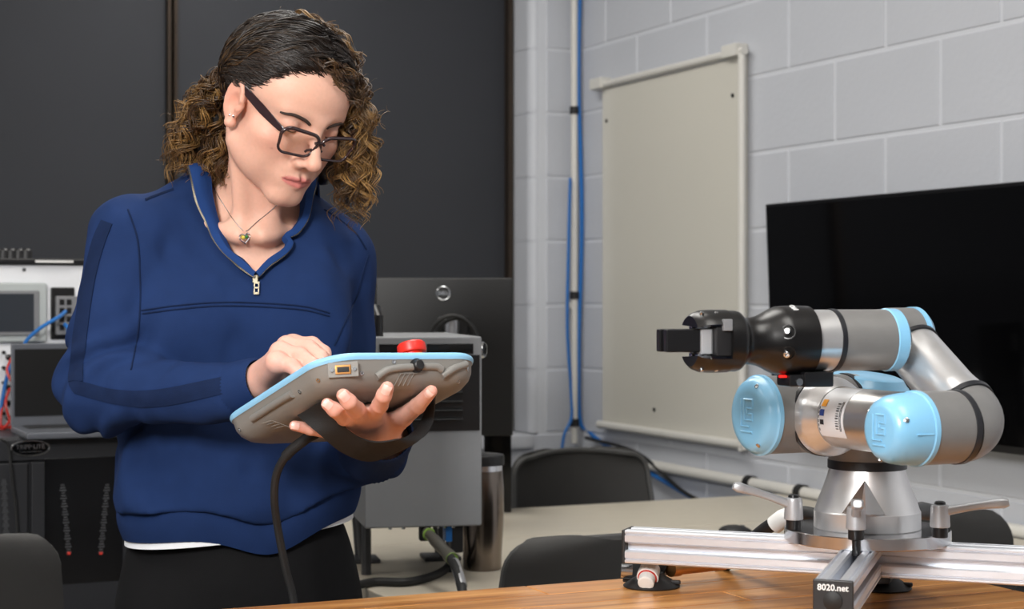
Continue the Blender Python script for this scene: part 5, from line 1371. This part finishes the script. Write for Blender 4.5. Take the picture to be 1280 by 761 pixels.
# pendant cable
pts = [pl(398, 541, .036), pl(388, 545, .045), W(379, 551, 2.05), W(359, 568, 2.05), W(346, 592, 2.06), W(343, 624, 2.07), W(348, 664, 2.085), W(358, 714, 2.095), W(367, 752, 2.10), W(372, 820, 2.10), W(376, 950, 2.10)]
cpts = bezier(pts, 8); obj('cable', MB().tube(cpts, .0050, 10), 'rubber', pend)
obj('cable_sleeve', MB().tube(cpts[4:26], .0066, 12), 'webbing', pend)
# ------------------------------------------------------------ hair
HC, HRr = np.array([0, .006, .045]), np.array([.0700, .085, .081])
def zline(y): return np.interp(y, [-.085, -.078, -.066, -.052, -.034, -.016, -.004, .0], [.095, .087, .072, .048, .030, .022, .018, -.055])
def hcap(p):
    q = hl(p); d = (ell(q, HC, HRr) - .001 - .0055 * np.clip((q[:, 2] - zline(q[:, 1])) / .03, 0, 1)) * HS
    ax = np.abs(q[:, 0])
    # hairline: forehead, temples, behind the ears
    d = smax(d, (zline(q[:, 1]) - q[:, 2]) * .6, .004)
    side = np.maximum(np.maximum(-(q[:, 1] - (-.040 + .0)), -.2), q[:, 2] - .045)  # in front of the ears low down
    
    return d
MASS = [((277, 135), 2.335, (.014, .03, .03)), ((272, 175), 2.345, (.018, .03, .045)), ((258, 140), 2.335, (.026, .036, .044)), ((243, 180), 2.345, (.026, .034, .040)), ((284, 112), 2.335, (.012, .03, .028)),
        ((432, 95), 2.31, (.020, .040, .045)), ((445, 150), 2.32, (.020, .036, .055)), ((446, 205), 2.33, (.014, .030, .045)), ((300, 150), 2.39, (.05, .03, .07)), ((395, 170), 2.39, (.05, .03, .07))]
def hmass(p):
    d = None
    for (px, py), dd, r in MASS:
        e = ell(p, W(px, py, dd), r); d = e if d is None else smin(d, e, .015)
    return d
def hairf(p): return smin(hcap(p), hmass(p) + .004 * vnoise(p, 70.), .008)
V, Fc = surface_nets(hairf, H0 - np.array([.16, .16, .2]), H0 + np.array([.16, .20, .14]), .0032)
V = relax(V, Fc, 1, .4)
DARK = np.array(lin((26, 19, 16))[:3]); BROWN = np.array(lin((84, 58, 36))[:3]); GOLD = np.array(lin((190, 146, 84))[:3])
mat('hair', (34, 26, 22), 0.38, attr='Col', spec=0.5)
hair = np_mesh('hair', V, Fc, 'hair', person, np.tile(DARK * .55, (len(V), 1)))
def strands(name, P, rad, col, parent, ns=3):
    """P (N,M,3) world, rad (N,M), col (N,M,3)"""
    N, M = P.shape[:2]; T_ = np.gradient(P, axis=1); T_ /= np.linalg.norm(T_, axis=2, keepdims=True) + 1e-9
    ref = np.array([.31, -.72, .62]); U = np.cross(T_, ref); U /= np.linalg.norm(U, axis=2, keepdims=True) + 1e-9; X = np.cross(T_, U)
    an = 2 * np.pi * np.arange(ns) / ns
    Q = P[:, :, None] + rad[:, :, None, None] * (U[:, :, None] * np.cos(an)[None, None, :, None] + X[:, :, None] * np.sin(an)[None, None, :, None])
    idx = np.arange(N * M * ns).reshape(N, M, ns); a, b = idx[:, :-1], idx[:, 1:]
    Fq = np.stack([a, np.roll(a, -1, 2), np.roll(b, -1, 2), b], -1).reshape(-1, 4)
    return np_mesh(name, Q.reshape(-1, 3), Fq, 'hair', parent, np.repeat(col.reshape(-1, 3), ns, 0))
def on_cap(q, off):
    e = (q - HC) / (HRr + off[:, None]); return HC + e / np.linalg.norm(e, axis=1)[:, None] * (HRr + off[:, None])
def combed(N, side, M=46, step=.0036):
    t = rng.random(N); root = np.stack([np.full(N, .006) + side * rng.random(N) * .006, -.068 + .125 * t, np.full(N, .12)], 1)
    # extra roots spread over that side of the scalp
    k = rng.random(N) < .55; root[k, 0] = side * rng.random(k.sum()) * .055
    off = .0065 + .0075 * rng.random(N) ** 1.5; q = on_cap(root, off); path = [q]
    for i in range(M - 1):
        back = np.where(side < 0, .75, .25); fl = np.stack([np.full(N, side * 1.0), np.full(N, back) - .3 * t, -.35 - .012 * i * np.ones(N)], 1)
        n = (q - HC) / HRr ** 2; n /= np.linalg.norm(n, axis=1)[:, None]; fl = fl - n * (fl * n).sum(1)[:, None]; fl /= np.linalg.norm(fl, axis=1)[:, None]
        wob = np.cross(n, fl) * (np.sin(i * .42 + t * 21)[:, None] * .42) + np.cross(n, fl) * (np.sin(i * .9 + t * 57)[:, None] * .22)
        q = on_cap(q + (fl + wob) * step, off + .0016 * np.sin(i * .5 + t * 30)); path.append(q)
    P = np.stack(path, 1)
    return P, t
groups = []
for side, N in ((-1, 900), (1, 800)):
    P, t = combed(N, side); Wp = hw(P.reshape(-1, 3)).reshape(P.shape)
    f = np.linspace(0, 1, P.shape[1])
    # drop strands that run over the face: truncate by collapsing after leaving the hair region
    q = P; face = q[..., 2] < zline(q[..., 1]) - .004
    earz = (ell(np.stack([np.abs(q[..., 0]), q[..., 1], q[..., 2]], -1).reshape(-1, 3), (.080, -.018, -.018), (.022, .019, .036)).reshape(q.shape[:2]) < 0)
    bad = np.cumsum(face, 1) > 0
    first = np.where(bad.any(1), bad.argmax(1), P.shape[1] - 1); ii = np.minimum(np.arange(P.shape[1])[None], np.maximum(first, 1)[:, None])
    Wp = np.take_along_axis(Wp, ii[..., None].repeat(3, 2), 1)
    rad = (.00045 + .0004 * rng.random((N, 1))) * np.ones((1, P.shape[1])); rad[:, -1] *= .3; rad[ii == first[:, None]] *= .5
    lite = rng.random((N, 1, 1)) ** 3; col = DARK * (1 - f[None, :, None] * .55 * lite) + (BROWN * .7 + GOLD * .3) * f[None, :, None] * .55 * lite
    groups.append((Wp, rad, col * np.ones((N, P.shape[1], 1))))
    tag(strands('combed_hair', Wp, rad, col * np.ones((N, P.shape[1], 1)), hair), kind='stuff')
# short strands along the hairline, combed back
N = 2200; q = on_cap(np.stack([rng.uniform(-1, 1, N * 12) * .08, rng.uniform(-.09, .02, N * 12), rng.uniform(.0, .12, N * 12)], 1), np.full(N * 12, .005))
fs = q[:, 2] - zline(q[:, 1]); q = q[(fs > -.003) & (fs < .034) & (q[:, 1] < -.006)][:N]; N = len(q); sd = np.where(q[:, 0] > .006, 1.0, -1.0); path = [q]; off = .0065 + .006 * rng.random(N); ph_ = rng.random(N) * 6
for i in range(30):
    fl = np.stack([sd * .55, np.where(sd < 0, 1.0, .5), np.where(sd < 0, .05, -.5) - .015 * i], 1); n = (q - HC) / HRr ** 2; n /= np.linalg.norm(n, axis=1)[:, None]; fl -= n * (fl * n).sum(1)[:, None]; fl /= np.linalg.norm(fl, axis=1)[:, None]
    q = on_cap(q + (fl + np.cross(n, fl) * .35 * np.sin(i * .5 + ph_)[:, None]) * .0034, .002 + (off - .002) * min(1, i / 7)); path.append(q)
P = np.stack(path, 1); Wp = hw(P.reshape(-1, 3)).reshape(P.shape); rad = np.tile(np.concatenate([[.0002], np.full(29, .0005), [.0002]]), (N, 1)); lite = rng.random((N, 1, 1)) ** 3 * .35
tag(strands('hairline', Wp, rad, (DARK * (1 - lite) + BROWN * lite) * np.ones((N, 31, 1)), hair), kind='stuff')
# curls: locks of strands twisted together, hanging through the two masses
def curls(name, N, roots, ends, spread_r, spread_e, rmin, rmax, M=60, gold=.85, rad0=.00075, per=7, jit=.0016):
    roots = np.array(roots); ends = np.array(ends); k = rng.integers(0, len(roots), N); j = rng.random(N)
    k2 = np.minimum(k + 1, len(roots) - 1)
    A_ = roots[k] * (1 - j[:, None]) + roots[k2] * j[:, None] + rng.normal(size=(N, 3)) * np.array(spread_r)
    B_ = ends[k] * (1 - j[:, None]) + ends[k2] * j[:, None] + rng.normal(size=(N, 3)) * np.array(spread_e)
    r = rmin + (rmax - rmin) * rng.random(N); pit = .028 + .020 * rng.random(N); ph = rng.random(N) * 6.28; ch = np.where(rng.random(N) < .5, 1, -1); md = rng.normal(size=(N, 3)) * .008; gl = rng.random(N) ** 1.3
    rep = lambda a: np.repeat(a, per, 0)
    A_, B_, r, pit, ph, ch, md, gl = [rep(a) for a in (A_, B_, r, pit, ph, ch, md, gl)]; n = len(A_)
    A_ = A_ + rng.normal(size=(n, 3)) * jit; B_ = B_ + rng.normal(size=(n, 3)) * jit * 2.2; ph = ph + rng.normal(size=n) * .28; r = r * (1 + rng.normal(size=n) * .12)
    f = np.linspace(0, 1, M)[None, :, None]; mid = (A_ + B_) / 2 + md
    C_ = A_[:, None] * (1 - f) ** 2 + 2 * mid[:, None] * f * (1 - f) + B_[:, None] * f ** 2
    ln = np.linalg.norm(B_ - A_, axis=1); T_ = (B_ - A_) / ln[:, None]; U = np.cross(T_, np.array([.3, .8, .1])); U /= np.linalg.norm(U, axis=1)[:, None]; X = np.cross(T_, U)
    a = ph[:, None] + ch[:, None] * 6.28 * (ln / pit)[:, None] * f[..., 0] ** .9
    env = np.clip(f[..., 0] * 3.5, 0, 1) * (1 - .2 * f[..., 0])
    P = C_ + (U[:, None] * np.cos(a)[..., None] + X[:, None] * np.sin(a)[..., None]) * (r[:, None] * env)[..., None]
    rad = (rad0 * (.6 + .8 * rng.random((n, 1)))) * (1 - .6 * f[..., 0] ** 3); g = (gl * (.6 + .4 * rng.random(n)))[:, None, None] * gold
    w = np.clip(f * 1.6, 0, 1) * g; col = (DARK * .6 + BROWN * .4) * (1 - w) + GOLD * w; col = col * np.ones((n, M, 1))
    tag(strands(name, P, rad, col, hair), kind='stuff')
def wp(*l): return [arr(W(a, b, d)) for a, b, d in l]
# behind the ear, image left
curls('curls', 62, wp((285, 88, 2.29), (276, 105, 2.31), (278, 125, 2.32), (280, 150, 2.33)), wp((240, 150, 2.30), (226, 190, 2.31), (236, 210, 2.32), (266, 218, 2.33)), (.006, .014, .008), (.010, .016, .010), .006, .012)
curls('curls', 26, wp((262, 108, 2.30), (252, 130, 2.31)), wp((228, 155, 2.30), (216, 200, 2.31)), (.006, .010, .008), (.008, .012, .012), .007, .012, gold=.8)
curls('curls', 30, wp((282, 120, 2.30), (282, 160, 2.31)), wp((268, 190, 2.30), (270, 222, 2.31)), (.004, .008, .010), (.006, .010, .008), .005, .009, gold=.5)
curls('curls', 22, wp((296, 78, 2.29), (284, 92, 2.30)), wp((252, 108, 2.31), (236, 135, 2.31)), (.006, .010, .006), (.008, .012, .008), .005, .010, gold=.9)
# her left side, image right
curls('curls', 62, wp((405, 45, 2.28), (432, 60, 2.27), (440, 85, 2.28), (440, 120, 2.29)), wp((440, 110, 2.26), (456, 150, 2.27), (460, 195, 2.28), (452, 235, 2.29)), (.007, .012, .008), (.007, .014, .012), .005, .011)
curls('curls', 40, wp((440, 130, 2.29), (446, 165, 2.29)), wp((456, 225, 2.29), (444, 256, 2.30)), (.008, .012, .012), (.012, .014, .012), .006, .012, gold=.85)
curls('curls', 24, wp((433, 95, 2.27), (434, 150, 2.28)), wp((438, 170, 2.27), (428, 228, 2.30)), (.004, .008, .010), (.007, .010, .012), .004, .009)
def cap_d(px, py): return float(trace([(px, py)], hcap, 2.0)[0][1]) - .004
curls('curls', 34, wp(*[(x, y, cap_d(x, y)) for x, y in ((392, 66), (402, 78), (412, 84), (420, 80))]), wp(*[(x, y, cap_d(x, y)) for x, y in ((425, 104), (431, 108), (436, 104), (438, 96))]), (.004, .004, .004), (.004, .005, .006), .0015, .004, gold=.25)
# crown waves and fly-aways
curls('curls', 20, wp((345, 32, 2.27), (375, 24, 2.27), (400, 30, 2.27)), wp((385, 26, 2.27), (420, 42, 2.27), (440, 72, 2.27)), (.010, .014, .003), (.008, .014, .005), .002, .005, gold=.5)
curls('fly_away_hair', 80, wp((300, 60, 2.27), (370, 22, 2.27), (450, 100, 2.27), (455, 200, 2.28), (240, 150, 2.31)), wp((280, 70, 2.27), (385, 14, 2.27), (468, 110, 2.27), (466, 225, 2.28), (218, 170, 2.31)), (.012, .014, .008), (.012, .014, .012), .002, .010, gold=.8, rad0=.0003, per=1)
# ------------------------------------------------------------ brows, lashes, glasses, jewellery
mat('brow', (48, 34, 28), 0.7)
hln = lambda p: headneck(p)
def snap(q, lift):
    p = hw(q)
    for i in range(6): g = grad(p, headneck); p = p - g * (headneck(p) - lift)[:, None]
    return [Vector(v) for v in p]
for s in (-1, 1):
    pts = [(s * .013, -.085, .020), (s * .024, -.084, .024), (s * .037, -.076, .0275), (s * .048, -.066, .024)]
    L_ = snap([(q.x, q.y, q.z) for q in bezier(pts, 6)], .0002); n = len(L_)
    obj('eyebrow', MB().tube(L_, [.0026 * (1 - .75 * abs(i / (n - 1) - .3) ** 1.3) for i in range(n)], 8), 'brow', person)
    el_, az = -38, np.linspace(-58, 62, 16); lash = []
    for k, a in enumerate(az):
        a_ = math.radians(a); e = math.radians(el_ + 14 * (abs(a) / 60) ** 2); r = .0134
        lash.append(hv((s * .0315 + r * math.sin(a_) * math.cos(e), -.0690 - r * math.cos(a_) * math.cos(e), .0095 + r * math.sin(e))))
    obj('eyelashes', MB().tube(lash, [.0011] * 16, 6), 'brow', person)
mat('frame_plum', (42, 24, 28), 0.2, coat=0.5)
lg = bpy.data.materials.new('lens_glass'); lg.use_nodes = True; MATS['lens_glass'] = lg; nt_ = lg.node_tree; nt_.nodes.remove(nt_.nodes['Principled BSDF'])
tr_ = nt_.nodes.new('ShaderNodeBsdfTransparent'); gl_ = nt_.nodes.new('ShaderNodeBsdfGlossy'); gl_.inputs['Roughness'].default_value = .03; mx_ = nt_.nodes.new('ShaderNodeMixShader'); fr_ = nt_.nodes.new('ShaderNodeValue'); fr_.outputs[0].default_value = .07
nt_.links.new(fr_.outputs[0], mx_.inputs[0]); nt_.links.new(tr_.outputs[0], mx_.inputs[1]); nt_.links.new(gl_.outputs[0], mx_.inputs[2]); nt_.links.new(mx_.outputs[0], nt_.nodes['Material Output'].inputs[0])
GY, GZ = -.1015, -.005
def gpt(x, z): return hv((x, GY + 1.9 * x * x - .10 * z, GZ + z))
mb = MB(); rim = []
def lens_out(s):
    o = []
    for i, (a, b) in enumerate(rrect(.054, .038, .013, 6)):
        b2 = b + (.0025 * (a * s) / .026 if b > 0 else 0); a2 = a * (1 + (.05 if b > 0 else -.06)); o.append((s * .0305 + a2, b2))
    return o
gls_root = None
for s in (-1, 1):
    o = lens_out(s); mb.tube([gpt(x, z) for x, z in o], [.0019 + .0007 * max(0, z) / .018 for x, z in o], 8, closed=True)
mb.tube([gpt(-.0075, .004), gpt(-.004, .0065), gpt(.004, .0065), gpt(.0075, .004)], .0021, 8)
gl = obj('glasses', mb, 'frame_plum', person, 60)
for s in (-1, 1):
    o = lens_out(s); c = (s * .0305, 0); rows = []
    vs = [gpt(*c)] + [gpt(x, z) for x, z in o]; n = len(o); lens = MB().add(vs, [(0, 1 + i, 1 + (i + 1) % n) for i in range(n)]); obj('lens', lens, 'lens_glass', gl, 80)
    pts = [gpt(s * .0570, .0125), hv((s * .0615, -.086, .010)), hv((s * .0690, -.055, .017)), hv((s * .0745, -.020, .0245)), hv((s * .0735, .004, .026)), hv((s * .0715, .018, .012)), hv((s * .070, .024, -.006))]
    L_ = bezier(pts, 6); hts = [.0034, .0046, .0062, .0054, .0042, .0034, .0028]; n = len(L_); rings = []
    zax = hv((0, 0, 1)) - hv((0, 0, 0)); zax.normalize(); xax = (hv((1, 0, 0)) - hv((0, 0, 0))).normalized()
    for i, q in enumerate(L_):
        hh = float(np.interp(i / (n - 1) * 6, range(7), hts)); t_ = (L_[min(i + 1, n - 1)] - L_[max(i - 1, 0)]).normalized(); sd = t_.cross(zax).normalized(); upv = sd.cross(t_)
        rings.append([q + sd * (a * .0011) + upv * (b * hh) for a, b in rrect(2, 2, .8, 2)])
    obj('temple', MB().loft(rings), 'frame_plum', gl, 60)
    mb = MB(); mb.tube([gpt(s * .008, -.006), hv((s * .0095, GY + .006, GZ - .010)), hv((s * .0105, GY + .008, GZ - .014))], .0018, 6); obj('nose_pad', mb, 'frame_plum', gl)
for (px, py) in ((287.5, 143.5), (292, 145)):
    P = trace([(px, py)], headneck, 2.0); g = grad(P, headneck)[0]; mb = MB(); mb.lathe([(-.001, .0018), (.0012, .0018), (.002, .0008)], Vector(P[0]), Vector(g), 10); obj('ear_stud', mb, 'alu_bright', person)
chl = [(262, 222), (272, 243), (285, 264), (296, 280), (304, 289)]; chr_ = [(346, 256), (334, 267), (322, 277), (311, 287), (307, 289)]
mb = MB()
for c in (chl, chr_):
    P = trace(dens(c, 8), headneck, 2.0); P = P + grad(P, headneck) * .0008; mb.tube([Vector(q) for q in P], .0006, 5)
nk = obj('necklace', mb, 'steel', person)
P = trace([(305.5, 297)], headneck, 2.0); n_ = Vector(grad(P, headneck)[0]); c = Vector(P[0]) + n_ * .0015
x_ = (Vector((1, 0, 0)) - n_ * n_.x).normalized(); y_ = n_.cross(x_)
ht = []
for i in range(36):
    t = 2 * math.pi * i / 36; ht.append((.0075 * math.sin(t) ** 3, .0075 * (13 * math.cos(t) - 5 * math.cos(2 * t) - 2 * math.cos(3 * t) - math.cos(4 * t)) / 16))
mb = MB(); mb.tube([c + x_ * a + y_ * b for a, b in ht], .0011, 6, closed=True); hp = obj('heart_charm', mb, 'alu_bright', nk)
mat('gem_green', (40, 120, 60), 0.1, coat=1.0); mat('gem_yellow', (225, 205, 80), 0.1, coat=1.0)
for dx, m in ((-.0022, 'gem_yellow'), (.0024, 'gem_green')):
    mb = MB(); mb.lathe([(-.001, .0024), (.0006, .0026), (.0016, .0012)], c + x_ * dx + y_ * .0012, n_, 12); obj('gem', mb, m, nk)
